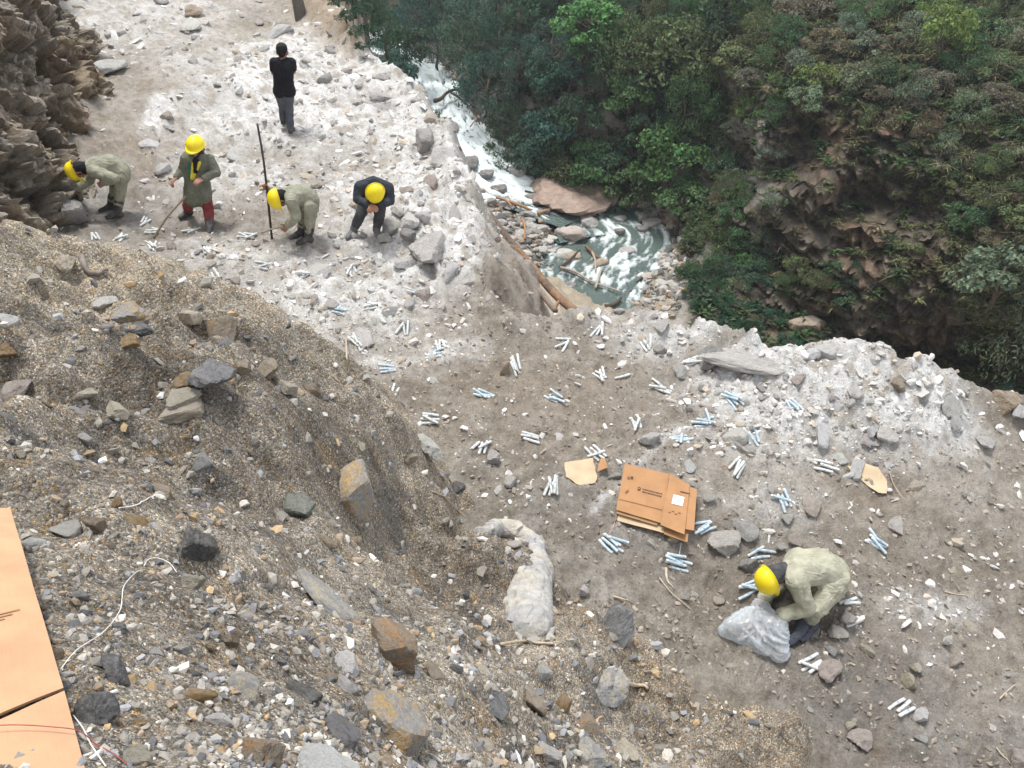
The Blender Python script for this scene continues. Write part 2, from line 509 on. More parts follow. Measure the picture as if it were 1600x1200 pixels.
mat_ground, nt, b = new_mat('soil_and_dust')
oc = coords(nt)
base = attr(nt, 'tone')
f1 = noise_n(nt, oc, 9, 8, .7); f2 = noise_n(nt, oc, 60, 5, .7); v1 = vor_n(nt, oc, 38); 
k = ramp(nt, f1, [(.25, .60), (.5, 1.0), (.78, 1.30)])
colr = mixc(nt, 1.0, base, k, 'MULTIPLY')
k2 = ramp(nt, f2, [(.3, .70), (.5, 1.0), (.72, 1.36)])
colr = mixc(nt, .8, colr, k2, 'MULTIPLY')
spk = ramp(nt, vor_n(nt, oc, 26, out='Color'), [(0.0, .80), (.6, 1.0), (.93, 1.05), (1.0, 1.5)])
colr = mixc(nt, .7, colr, spk, 'MULTIPLY')
nt.links.new(colr, b.inputs['Base Color'])
bn = bump(nt, None, f2, .55, .02)
bn = bump(nt, None, v1, .5, .012, bn)
bump(nt, b, noise_n(nt, oc, 22, 8, .8), .85, .06, bn)

mat_heap, nt, b = new_mat('gritty_spoil')
oc = coords(nt)
base = attr(nt, 'tone')
vc = vor_n(nt, oc, 75, out='Color'); vd = vor_n(nt, oc, 75)
vc2 = vor_n(nt, oc, 190, out='Color'); vd2 = vor_n(nt, oc, 190)
sep = nt.nodes.new('ShaderNodeSeparateColor'); nt.links.new(vc, sep.inputs[0])
sep2 = nt.nodes.new('ShaderNodeSeparateColor'); nt.links.new(vc2, sep2.inputs[0])
k = ramp(nt, sep.outputs[0], [(0., .5), (.45, .9), (.8, 1.15), (.93, 1.4), (1., 2.0)])
colr = mixc(nt, 1., base, k, 'MULTIPLY')
k = ramp(nt, sep2.outputs[1], [(0., .5), (.6, 1.0), (.9, 1.3), (1., 2.4)])
colr = mixc(nt, .85, colr, k, 'MULTIPLY')
warm = ramp(nt, sep.outputs[2], [(0., (1, 1, 1)), (.82, (1, 1, 1)), (.9, (1.25, 1.0, .62)), (1., (1.3, .9, .5))])
colr = mixc(nt, .8, colr, warm, 'MULTIPLY')
f1 = noise_n(nt, oc, 7, 8, .7)
colr = mixc(nt, .9, colr, ramp(nt, f1, [(.25, .6), (.5, 1.), (.78, 1.3)]), 'MULTIPLY')
nt.links.new(colr, b.inputs['Base Color'])
bn = bump(nt, None, vd, .9, -.012)
bn = bump(nt, None, vd2, .8, -.005, bn)
bump(nt, b, noise_n(nt, oc, 30, 6, .75), .7, .03, bn)

GF = grid_faces(len(RR), len(TH))
fm = GHEAP[GF].mean(1) > .5
V = np.stack([GX, GY, GZ], -1)
# the heights are capped far below, out of sight: leave out the sheet's deep outer part
keep = GZ[GF].min(1) > -31.5
def sub_mesh(name, F, mat):
    used = np.unique(F); remap = np.full(len(V), -1); remap[used] = np.arange(len(used))
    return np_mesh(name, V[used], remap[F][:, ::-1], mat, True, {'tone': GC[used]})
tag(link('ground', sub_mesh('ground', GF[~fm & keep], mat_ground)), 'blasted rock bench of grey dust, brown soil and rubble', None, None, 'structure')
tag(link('dirt_heap', sub_mesh('dirt_heap', GF[fm & keep], mat_heap)), 'heap of dark gritty spoil sloping down to the bench', None, None, 'structure')
print('ground', time.time() - T0, len(V))

def hit(u, v, detail=1, tmin=.6, tmax=32):
    """first ground point on the ray through a photo pixel"""
    r = ray(u, v)
    t = np.exp(np.linspace(math.log(tmin), math.log(tmax), 220))
    p = r[None] * t[:, None]
    hgt = H(p[:, 0], p[:, 1], detail)
    m = np.nonzero(p[:, 2] < hgt)[0]
    if len(m) == 0: return Vector(r * 12)
    i = max(m[0], 1)
    a, c = p[i - 1, 2] - hgt[i - 1], p[i, 2] - hgt[i]
    k = a / (a - c)
    tt = t[i - 1] + k * (t[i] - t[i - 1])
    return Vector(r * tt)

def hits(uv, detail=1, tmin=.6, tmax=32, n=170):
    uv = np.asarray(uv, float)
    r = ray(uv[:, 0], uv[:, 1])
    t = np.exp(np.linspace(math.log(tmin), math.log(tmax), n))
    P = r[:, None, :] * t[None, :, None]
    hg = H(P[..., 0].ravel(), P[..., 1].ravel(), detail).reshape(P.shape[:2])
    below = P[..., 2] < hg
    i = np.clip(below.argmax(1), 1, n - 1)
    k = np.arange(len(uv))
    a = P[k, i - 1, 2] - hg[k, i - 1]; c = P[k, i, 2] - hg[k, i]
    tt = t[i - 1] + a / (a - c + 1e-12) * (t[i] - t[i - 1])
    return r * tt[:, None], tt

def ground_normal(x, y, e=.06):
    zx = float(H(np.array([x + e]), np.array([y]), 1)[0] - H(np.array([x - e]), np.array([y]), 1)[0])
    zy = float(H(np.array([x]), np.array([y + e]), 1)[0] - H(np.array([x]), np.array([y - e]), 1)[0])
    return Vector((-zx, -zy, 2 * e)).normalized()
# ------------------------------------------------------------------ cut rock face on the left of the bench
cl_base = [at_z(u, v, z) for u, v, z in ((90,-60,-3.7),(105,20,-4.0),(120,110,-4.2),(118,190,-4.4),(105,270,-4.7),(128,352,-4.95))] + [np.array((-6.4, 8.8, -4.6)), np.array((-6.9, 6.5, -4.2)), np.array((-8.2, 3.0, -3.8))]
cl_base = np.array(cl_base)
seg = np.r_[0, np.cumsum(np.linalg.norm(np.diff(cl_base, axis=0), axis=1))]
ns, nh = 520, 260
S = np.linspace(0, seg[-1], ns)
B = np.stack([np.interp(S, seg, cl_base[:, i]) for i in range(3)], -1)
hh = np.linspace(-.8, 8.5, nh)
P = np.zeros((nh, ns, 3))
for j, h_ in enumerate(hh):
    back = max(h_, 0) * .52 + (.0 if h_ > 0 else .0)
    P[j] = B + np.array([-1.0, .12, 0]) * back + np.array([0, 0, h_])
P = P.reshape(-1, 3)
Q = P.copy()
# dipping slabs: cells stretched along the bedding
rotm = np.array(Matrix.Rotation(math.radians(-38), 3, 'Y') @ Matrix.Rotation(math.radians(20), 3, 'X'))
q = P @ rotm.T
q = q + .25 * np.stack([noise3(P / .9, s) for s in (1, 2, 3)], -1)
def slabs(q, sc, seed):
    f1, f2, i, vec = worley3(q / np.array(sc), seed)
    r = [h01(_mix(i + np.uint32(k))) for k in (1, 2, 3, 4)]
    e = np.sqrt(np.clip((f2 - f1) / .09, 0, 1))
    return (r[0] - .3) * e + .5 * ((r[1] - .5) * vec[:, 0] + (r[2] - .5) * vec[:, 1] + (r[3] - .5) * vec[:, 2]) * e, r[0], e
a1, k1, e1 = slabs(q, (1.1, 1.1, .5), 1)
a2, k2_, e2 = slabs(q, (.45, .5, .2), 2)
a3, k3, e3 = slabs(q, (.17, .19, .09), 3)
a4, k4, e4 = slabs(q, (.09, .1, .05), 4)
disp = .95 * a1 + .52 * a2 + .26 * a3 + .12 * a4 + .25 * fbm3(P / 2.2, 2, 5) 
nrm = np.array([.86, -.35, .37]); nrm /= np.linalg.norm(nrm)
P = P + nrm * disp[:, None] - nrm * .15
lerp3 = lambda a, b, k: a + (b - a) * np.clip(k, 0, 1)[:, None]
n = fbm3(Q / 1.1, 3, 9)
C = lerp3(np.array([[.13, .12, .108]]), np.array([[.33, .31, .28]]), .45 + .5 * k2_ - .25 + .35 * n + .4 * (k3 - .5) + .25 * (k4 - .5))
C = C * np.array([[1.26, 1.15, 1.0]])
C = lerp3(C, np.array([[.30, .225, .15]]), smooth(-.1, .4, fbm3(Q / 1.6 + 9, 2, 19)) * .75)
C = lerp3(C, np.array([[.38, .36, .34]]), smooth(.55, .95, k3) * .5)
mat_rock, nt, b = new_mat('jointed_rock')
oc = coords(nt)
base = attr(nt, 'tone')
f1 = noise_n(nt, oc, 6, 9, .72)
colr = mixc(nt, 1., base, ramp(nt, f1, [(.25, .55), (.5, 1.), (.75, 1.4)]), 'MULTIPLY')
colr = mixc(nt, .8, colr, ramp(nt, noise_n(nt, oc, 45, 6, .75), [(.25, .6), (.5, 1.), (.75, 1.4)]), 'MULTIPLY')
nt.links.new(colr, b.inputs['Base Color'])
bn = bump(nt, None, vor_n(nt, oc, 12, 'DISTANCE_TO_EDGE'), .35, .04)
bump(nt, b, noise_n(nt, oc, 18, 9, .75), .8, .08, bn)
cl = link('rock_face', np_mesh('rock_face', P, grid_faces(nh, ns)[:, ::-1], mat_rock, False, {'tone': C}))
tag(cl, 'steep cut face of dark jointed rock left of the bench', None, None, 'structure')

# ------------------------------------------------------------------ the gorge: valley floor, wooded slope and cliff opposite
far_z = [(920,470,-28.0),(1000,385,-27.6),(850,300,-26.3),(800,280,-25.7),(740,230,-24.5),(690,180,-23.4),(668,115,-22.2),(640,85,-21.2),(600,60,-19.8),
         (840,370,-27.0),(780,330,-26.2),(700,420,-26.5),(800,640,-29.5),(1100,680,-29.5),(600,250,-23.5),(500,150,-19),(450,450,-25),
         (1150,490,-27.4),(1100,440,-26.6),(1250,535,-27.8),(1030,430,-27.1),(1000,490,-28),(1040,330,-26.4),(960,300,-26.0),(1450,680,-29.5),(1900,760,-29),(880,500,-28.6)]
far_t = [(1300,545,51),(1450,585,48.5),(1600,610,46.5),(1150,400,57.5),(1150,330,57),(1200,200,54.5),(1150,100,57.5),(1300,400,51.5),(1400,420,49.5),(1400,300,49.5),(1400,200,50.5),(1400,100,52.5),(1400,0,56),
         (1600,450,44.5),(1600,300,45.5),(1600,200,47),(1600,100,49.5),(1600,0,53),(1250,100,55.5),(1250,0,59.5),(1130,0,65),(1120,150,62),(1110,260,61),(1900,200,41),(1900,500,40),(1900,0,46),
         (900,70,67),(1000,150,64.5),(1040,250,63),(1000,0,70.5),(850,160,68.5),(820,245,67.8),(880,245,66.3),(800,0,79),(750,100,77),(760,190,71.5),(700,50,86),(620,0,97),(550,0,103),(450,0,108),
         (1000,-150,82),(1250,-150,70),(1500,-150,63),(1900,-150,54),(700,-150,105),(450,-150,125)]
A = [(u, v, 1 / at_t(u, v, z / ray(u, v)[2])[1] * ray(u, v)[1]) for u, v, z in far_z] + [(u, v, 1 / t) for u, v, t in far_t]
A = [(u, v, w) for u, v, w in A]
far_tps = TPS([(a[0], a[1]) for a in A], [1 / a[2] for a in A], 1e-3)
CAVES = [(1255,215,42,42,4.2),(1215,262,40,22,2.6),(1330,315,45,35,3.0),(1400,330,70,40,1.8),(1350,380,30,14,1.4),(1420,560,120,34,4.5),(1260,490,60,26,1.6),(1530,560,90,40,3),(1160,250,26,60,2.6),(1190,330,18,30,-1.2),(1290,290,36,34,-1.5),(1345,350,40,22,-1.2)]
def far_depth(u, v):
    t = far_tps(u, v)
    for cu, cv, ru, rv, dt in CAVES:
        t = t + dt * np.exp(-((u - cu) / ru) ** 2 - ((v - cv) / rv) ** 2)
    return t

river_px = [(575,48,2.2),(612,76,2.4),(640,92,2.0),(668,110,2.0),(688,150,2.0),(700,192,2.6),(738,235,3.1),(790,278,3.7),(858,306,3.4),(930,333,3.4),(972,370,4.3),(930,420,3.7),(908,470,3.3),(880,530,3.3),(870,640,3.5)]
river_c = []
for u, v, hw in river_px:
    p = at_t(u, v, float(far_tps(np.array([u]), np.array([v]))[0])); river_c.append((*p, hw))
river_c = np.array(river_c)
def resample(A, n):
    s = np.r_[0, np.cumsum(np.linalg.norm(np.diff(A[:, :2], axis=0), axis=1))]
    k = np.linspace(0, s[-1], n)
    # smooth through the points
    out = np.stack([np.interp(k, s, A[:, i]) for i in range(A.shape[1])], -1)
    for _ in range(14): out[1:-1] = .25 * out[:-2] + .5 * out[1:-1] + .25 * out[2:]
    return out, s[-1]
RC, RL = resample(river_c, 260)
RC[:, 2] = np.minimum.accumulate(RC[:, 2])
print('river px', [tuple(int(a) for a in project(c[:3])[:2]) for c in RC[::20]])
def river_at(x, y):
    """distance to the river line over its half width, and the water level there"""
    bd = np.full(x.shape, 1e9); lv = np.zeros(x.shape)
    for c in RC[::3]:
        d = np.hypot(x - c[0], y - c[1]) / c[3]
        m = d < bd
        bd = np.where(m, d, bd); lv = np.where(m, c[2], lv)
    return bd, lv

us, vs = np.arange(400, 1960, 5.), np.arange(-260, 720, 5.)
U, Vv = np.meshgrid(us, vs)
U, Vv = U.ravel(), Vv.ravel()
FP = at_t(U, Vv, 1) * far_depth(U, Vv)[:, None]
FP0 = FP.copy()
rd, lv = river_at(FP[:, 0], FP[:, 1])
inr = smooth(1.35, .8, rd)
FP[:, 2] = FP[:, 2] * (1 - inr) + np.minimum(FP[:, 2], lv - .7) * inr
cliff_m = smooth(1090, 1180, U + 40 * noise2(U / 70, Vv / 70, 4)) * smooth(640, 560, Vv - (U - 1300) * .2) * smooth(-60, 120, Vv - (U - 1200) * .05)
cliff_m = cliff_m * (1 - inr)
f1w, f2w, iw, vecw = worley3((FP0 + .8 * np.stack([noise3(FP0 / 3, s) for s in (4, 5, 6)], -1)) @ rotm.T / np.array([3.2, 3.2, 1.3]), 12)
g1w, g2w, jw, vecg = worley3((FP0 + .5 * np.stack([noise3(FP0 / 1.5, s) for s in (7, 8, 9)], -1)) @ rotm.T / np.array([1.3, 1.3, .55]), 13)
wdir = -FP0 / np.linalg.norm(FP0, axis=1)[:, None] * np.array([1, 1, .2])
sv = ((FP0 + 1.2 * np.stack([noise3(FP0 / 4, s) for s in (24, 25, 26)], -1)) @ rotm.T)[:, 2] / 1.35
saw = sv - np.floor(sv)
amp = cliff_m * (1.1 * (saw - .5) * smooth(1., .88, saw) * (.6 + .8 * h01(_mix(hsh(np.floor(sv), np.zeros_like(sv), np.zeros_like(sv), 3)))) + 1.5 * (h01(_mix(iw)) - .4) * np.sqrt(np.clip((f2w - f1w) / .2, 0, 1)) + .9 * (h01(_mix(jw)) - .4) * np.sqrt(np.clip((g2w - g1w) / .2, 0, 1))) + (.35 + .5 * cliff_m) * fbm3(FP0 / 2.5, 3, 31) * (1 - .8 * inr)
FP = FP + wdir * amp[:, None]
nF = fbm3(FP0 / 4, 3, 33); nF2 = fbm3(FP0 / 1.2, 3, 34)
FC = lerp3(np.array([[.035, .035, .022]]), np.array([[.075, .065, .04]]), .5 + .5 * nF)
rockc = lerp3(np.array([[.06, .052, .042]]), np.array([[.20, .168, .13]]), .4 + .4 * nF2 + .5 * (h01(_mix(jw)) - .5))
rockc = lerp3(rockc, np.array([[.20, .125, .08]]), smooth(.0, .5, nF) * .6)
FC = lerp3(FC, rockc, cliff_m * .95)
# gravel bars and the light spoil chute at the water's edge
bank = smooth(3.2, 1.5, rd) 
FC = lerp3(FC, lerp3(np.array([[.16, .145, .13]]), np.array([[.30, .27, .24]]), .5 + .6 * nF2), bank)
chute = np.exp(-(((U - 1005) - (Vv - 470) * .1) / 62) ** 2 - ((Vv - 490) / 60) ** 2)
FC = lerp3(FC, np.array([[.50, .46, .41]]), 1.7 * chute)
bar = np.exp(-((U - 815) / 70) ** 2 - ((Vv - 375) / 65) ** 2)
FC = lerp3(FC, np.array([[.26, .235, .20]]), 1.3 * bar * (.8 + .4 * nF2))
FC = lerp3(FC, np.array([[.07, .075, .065]]), inr)
mat_far, nt, b = new_mat('gorge_rock_and_earth')
oc = coords(nt); base = attr(nt, 'tone')
colr = mixc(nt, 1., base, ramp(nt, noise_n(nt, oc, .9, 9, .75), [(.25, .5), (.5, 1.), (.75, 1.5)]), 'MULTIPLY')
colr = mixc(nt, .8, colr, ramp(nt, noise_n(nt, oc, 5, 6, .75), [(.25, .6), (.5, 1.), (.75, 1.45)]), 'MULTIPLY')
nt.links.new(colr, b.inputs['Base Color'])
bump(nt, b, noise_n(nt, oc, 2.2, 9, .75), .8, .6)
h1w, h2w, kw_, vech = worley3((FP0 + .3 * np.stack([noise3(FP0 / .7, s) for s in (17, 18, 19)], -1)) @ rotm.T / np.array([.7, .7, .3]), 14)
FP = FP + wdir * (cliff_m * (.75 * (h01(_mix(kw_)) - .4) + .6 * (np.abs(noise3(FP0 / 1.6, 55)) - .3)))[:, None]
FC = FC * (1 + .9 * (cliff_m * (h01(_mix(kw_)) - .5)))[:, None]
fme = np_mesh('gorge_side', FP, grid_faces(len(vs), len(us)), mat_far, True, {'tone': FC})
fsm = cliff_m[grid_faces(len(vs), len(us))].mean(1) < .3
fme.polygons.foreach_set('use_smooth', fsm)
fo = link('gorge_side', fme)
tag(fo, 'steep wooded side and rocky floor of the river gorge', None, None, 'structure')

# ------------------------------------------------------------------ river
nc = 120
tx = np.gradient(RC[:, 0]); ty = np.gradient(RC[:, 1]); tl = np.hypot(tx, ty)
px_, py_ = -ty / tl, tx / tl
kk = np.linspace(-1.25, 1.25, nc)
RC2, _ = resample(river_c, 520)
RC2[:, 2] = np.minimum.accumulate(RC2[:, 2])
tx = np.gradient(RC2[:, 0]); ty = np.gradient(RC2[:, 1]); tl = np.hypot(tx, ty)
for _ in range(30):
    tx[1:-1] = .25 * tx[:-2] + .5 * tx[1:-1] + .25 * tx[2:]; ty[1:-1] = .25 * ty[:-2] + .5 * ty[1:-1] + .25 * ty[2:]
tl = np.hypot(tx, ty)
WX = RC2[:, 0:1] - (ty / tl)[:, None] * kk[None] * RC2[:, 3:4]
WY = RC2[:, 1:2] + (tx / tl)[:, None] * kk[None] * RC2[:, 3:4]
WZ = np.repeat(RC2[:, 2:3], nc, 1)
wu, wv, _ = project(np.stack([WX, WY, WZ], -1))
SS = np.repeat(np.linspace(0, RL, len(RC2))[:, None], nc, 1); KK = np.repeat(kk[None], len(RC2), 0) * RC2[:, 3:4]
def wn2(a, b, s, o=3):
    return fbm2((SS / a).ravel(), (KK / b).ravel(), o, s).reshape(SS.shape)
cal = np.zeros(SS.shape)                       # calm pools measured on the photograph
for cu, cv, ru, rv, w in ((900,475,60,22,1.0),(890,350,26,16,.7),(985,338,40,12,.65),(905,388,36,12,.6),(880,520,80,40,1),(690,165,20,14,.3)):
    cal = np.maximum(cal, w * np.exp(-((wu - cu) / ru) ** 2 - ((wv - cv) / rv) ** 2))
rap = np.clip(1.0 - cal, .05, 1)
ch = wn2(2.8, .8, 3); ch2 = wn2(1.0, .3, 6)
low = smooth(300, 345, wv) * smooth(640, 720, wu)
ch3 = wn2(1.1, .5, 9)
WZ = WZ + rap * (.26 * ch + .13 * ch2) * (1 - .6 * low) + .10
foam = smooth(.14 + .20 * low, .70 + .42 * low, rap * (.70 + .42 * ch + .20 * ch2 + .20 * ch3) - .10 * np.abs(KK / RC2[:, 3:4]) ** 3)
foam = np.clip(foam, 0, 1)
mat_water, nt, b = new_mat('white_water')
fo_ = attr(nt, 'foam', 'Fac'); oc = coords(nt)
fm_ = math_n(nt, 'ADD', fo_, math_n(nt, 'MULTIPLY', math_n(nt, 'SUBTRACT', noise_n(nt, oc, 2.4, 9, .78, 1.6), .5), 1.7))
fr = ramp(nt, fm_, [(.22, 0.), (.85, 1.)])
colr = mixc(nt, fr, (.085, .125, .115), (.74, .81, .82))
nt.links.new(colr, b.inputs['Base Color'])
nt.links.new(ramp(nt, fr, [(0, .12), (1, .8)]), b.inputs['Roughness'])
b.inputs['Specular IOR Level'].default_value = .5
bump(nt, b, noise_n(nt, oc, 5, 6, .7, .5), .6, .25)
W = np.stack([WX, WY, WZ], -1).reshape(-1, 3)
ro = link('river', np_mesh('river', W, grid_faces(len(RC2), nc), mat_water, True, {'foam': foam.ravel()}))
tag(ro, 'teal mountain river broken into white rapids', None, None, 'structure')
print('setting', time.time() - T0)
# ------------------------------------------------------------------ polar lookup of the finished near ground
_GZ = GZ.reshape(len(RR), len(TH))
def gz(x, y):
    x = np.asarray(x, float); y = np.asarray(y, float)
    r = np.clip(np.hypot(x, y), RR[0], RR[-1] * .999); t = np.clip(np.arctan2(x, y), TH[0], TH[-1] - 1e-6)
    i = np.clip(np.searchsorted(RR, r, 'right') - 1, 0, len(RR) - 2); j = np.clip(np.searchsorted(TH, t, 'right') - 1, 0, len(TH) - 2)
    a = (r - RR[i]) / (RR[i + 1] - RR[i]); c = (t - TH[j]) / (TH[j + 1] - TH[j])
    return (_GZ[i, j] * (1 - a) + _GZ[i + 1, j] * a) * (1 - c) + (_GZ[i, j + 1] * (1 - a) + _GZ[i + 1, j + 1] * a) * c
_TT = np.exp(np.linspace(math.log(.7), math.log(32), 420))
def hit(u, v):
    r = ray(u, v)
    p = r[None] * _TT[:, None]
    hg = gz(p[:, 0], p[:, 1])
    m = np.nonzero(p[:, 2] < hg)[0]
    if len(m) == 0: return Vector(r * 14)
    i = max(m[0], 1)
    a, c = p[i - 1, 2] - hg[i - 1], p[i, 2] - hg[i]
    return Vector(r * (_TT[i - 1] + a / (a - c) * (_TT[i] - _TT[i - 1])))
def gnormal(x, y, e=.16):
    zx = float(gz(x + e, y) - gz(x - e, y)); zy = float(gz(x, y + e) - gz(x, y - e))
    n = Vector((-zx, -zy, 2 * e)).normalized()
    if n.z < .6: n = (n + Vector((0, 0, .5))).normalized()
    return n
def depth_of(p): return p[1] * CP - p[2] * SP
def far_pos(u, v):
    """point of the gorge side through a photo pixel"""
    i = min(max(int(round((v - vs[0]) / 5)), 0), len(vs) - 1); j = min(max(int(round((u - us[0]) / 5)), 0), len(us) - 1)
    return Vector(FP[i * len(us) + j])

# ------------------------------------------------------------------ foliage
def leaf_mat(name, rough=.65, transl=.25):
    m, nt, b = new_mat(name)
    oi = nt.nodes.new('ShaderNodeObjectInfo')
    c = mixc(nt, 1., oi.outputs['Color'], attr(nt, 'tone'), 'MULTIPLY')
    nt.links.new(c, b.inputs['Base Color'])
    b.inputs['Roughness'].default_value = rough
    tr = nt.nodes.new('ShaderNodeBsdfTranslucent'); nt.links.new(c, tr.inputs['Color'])
    mx = nt.nodes.new('ShaderNodeMixShader'); mx.inputs[0].default_value = transl
    nt.links.new(b.outputs[0], mx.inputs[1]); nt.links.new(tr.outputs[0], mx.inputs[2])
    nt.links.new(mx.outputs[0], nt.nodes['Material Output'].inputs['Surface'])
    return m
mat_leaf = leaf_mat('leaves', .6, .32)
mat_bark, nt, b = new_mat('bark')
oi = nt.nodes.new('ShaderNodeObjectInfo')
nt.links.new(mixc(nt, 1., oi.outputs['Color'], ramp(nt, noise_n(nt, coords(nt), 14, 6, .7), [(.3, .5), (.7, 1.4)]), 'MULTIPLY'), b.inputs['Base Color'])
bump(nt, b, noise_n(nt, coords(nt), 25, 6, .7), .8, .03)

def leaves(P, N, L, Wd, g, droop=.2, var=.35):
    """folded diamond leaves at P facing N; returns verts, faces, tone"""
    n = len(P)
    T = g.normal(size=(n, 3)); T -= (T * N).sum(1)[:, None] * N
    T[:, 2] -= droop; T /= np.linalg.norm(T, axis=1)[:, None] + 1e-9
    Bv = np.cross(N, T)
    L = (L * g.uniform(.6, 1.35, n))[:, None]; w = (Wd * g.uniform(.7, 1.3, n))[:, None]
    a = P - T * L * .5; c = P + T * L * .5 - np.array([0, 0, 1.]) * L * .15
    m = P + N * L * .08
    V = np.stack([a, m + Bv * w * .5, c, m - Bv * w * .5], 1).reshape(-1, 3)
    F = np.arange(n * 4).reshape(n, 4)
    tone = g.normal(1, var, n).clip(.35, 2.1)
    hue = g.normal(0, .12, n)
    t = np.stack([tone * (1 + hue), tone, tone * (1 - hue * .6)], -1)
    return V, F, np.repeat(t, 4, 0)

def crown_mesh(seed, nl=1700, leaf=.085, width=.05, lumps=22, flat=.85, droop=.25, spread=1.0, hang=0.):
    g = np.random.default_rng(seed)
    ph = g.uniform(0, 6.28, lumps); zc = g.uniform(-.55, 1, lumps); rr = np.sqrt(1 - zc ** 2 * .9) * g.uniform(.45, .92, lumps) * spread
    C = np.stack([rr * np.cos(ph), rr * np.sin(ph), zc * flat * .8], -1)
    R = g.uniform(.20, .42, lumps)
    i = g.integers(0, lumps, nl)
    D = g.normal(size=(nl, 3)); D[:, 2] = np.abs(D[:, 2]) * .9 - .25; D /= np.linalg.norm(D, axis=1)[:, None]
    rad = R[i] * g.uniform(.55, 1.08, nl) ** .6
    P = C[i] + D * rad[:, None] * np.array([1, 1, .75])
    if hang: P[:, 2] -= hang * g.uniform(0, 1, nl) ** 2
    N = D + g.normal(size=D.shape) * .45 + np.array([0, 0, .5]); N /= np.linalg.norm(N, axis=1)[:, None]
    V, F, t = leaves(P, N, leaf, width, g, droop)
    lt = g.normal(1, .16, lumps)[i]
    t = t * np.repeat(lt, 4)[:, None]
    # a few bare twigs poking through
    me = np_mesh('crown', V, F, mat_leaf, False, {'tone': t})
    return me

def blade_mesh(seed, n=150, length=1., width=.05, lean=.6, up=1., bend=.5):
    """arching blades from one foot: grass, fern, bamboo"""
    g = np.random.default_rng(seed)
    a = g.uniform(0, 6.28, n); ln = g.uniform(.45, 1, n) * length; l = g.uniform(.1, 1, n) * lean
    d = np.stack([np.cos(a) * l, np.sin(a) * l, np.full(n, up)], -1); d /= np.linalg.norm(d, axis=1)[:, None]
    side = np.stack([-np.sin(a), np.cos(a), np.zeros(n)], -1) * (width * g.uniform(.6, 1.4, n))[:, None]
    foot = g.normal(0, .12, (n, 3)) * np.array([1, 1, .1])
    out = np.stack([np.cos(a), np.sin(a), np.zeros(n)], -1)
    m = foot + d * ln[:, None] * .55
    e = m + d * ln[:, None] * .4 + out * ln[:, None] * .3 * bend - np.array([0, 0, 1.]) * ln[:, None] * .35 * bend
    V = np.stack([foot - side * .6, foot + side * .6, m + side, m - side, e], 1).reshape(-1, 3)
    k = np.arange(n)[:, None] * 5
    F = np.concatenate([k + [0, 1, 2], k + [0, 2, 3], k + [3, 2, 4]], 0)
    t = np.repeat(g.normal(1, .3, n).clip(.4, 1.9), 5)
    return V, F, np.stack([t * 1.05, t, t * .9], -1)

def tube(pts, radii, sides=7, cap=True):
    pts = [Vector(p) for p in pts]
    V, F = [], []
    for i, p in enumerate(pts):
        d = (pts[min(i + 1, len(pts) - 1)] - pts[max(i - 1, 0)]).normalized()
        x = d.orthogonal().normalized() if i == 0 else (px - d * px.dot(d)).normalized()
        px = x; y = d.cross(x)
        for k in range(sides):
            a = 2 * math.pi * k / sides
            V.append(p + (x * math.cos(a) + y * math.sin(a)) * radii[i])
        if i:
            o = (i - 1) * sides
            for k in range(sides):
                k2 = (k + 1) % sides
                F.append((o + k, o + k2, o + sides + k2)); F.append((o + k, o + sides + k2, o + sides + k))
    if cap:
        for o, rev in ((0, True), ((len(pts) - 1) * sides, False)):
            for k in range(1, sides - 1):
                F.append((o, o + k + 1, o + k) if rev else (o, o + k, o + k + 1))
    return np.array([tuple(v) for v in V]), np.array(F)

def join(parts):
    Vs, Fs, n = [], [], 0
    for V, F in parts:
        Vs.append(V); Fs.append(F + n); n += len(V)
    return np.concatenate(Vs), np.concatenate(Fs)

def trunk_mesh(seed):
    g = random.Random(seed)
    parts = [tube([(0, 0, -1.9), (g.uniform(-.1, .1), g.uniform(-.1, .1), -1.0), (g.uniform(-.1, .1), g.uniform(-.1, .1), -.2), (0, 0, .45)], [.085, .07, .05, .02])]
    for k in range(7):
        a = g.uniform(0, 6.28); z = g.uniform(-.8, .2); l = g.uniform(.5, .85)
        parts.append(tube([(0, 0, z), (math.cos(a) * l * .5, math.sin(a) * l * .5, z + .3), (math.cos(a) * l, math.sin(a) * l, z + .5)], [.035, .022, .008], 5))
    V, F = join(parts)
    return np_mesh('trunk', V, F, mat_bark, True)

CROWN = {
 'broad': [crown_mesh(s, 1900, .13, .075, 24, .85) for s in (1, 2, 3)],
 'fine': [crown_mesh(s, 2600, .10, .035, 26, 1.0, .5, .95, .15) for s in (4, 5, 6)],
 'bush': [crown_mesh(s, 1300, .13, .07, 18, .6, .1, 1.1) for s in (7, 8, 9)],
 'dry': [crown_mesh(s, 1500, .16, .022, 18, .6, .5, 1.1, .3) for s in (10, 11)],
}
TRUNK = [trunk_mesh(s) for s in (1, 2, 3)]

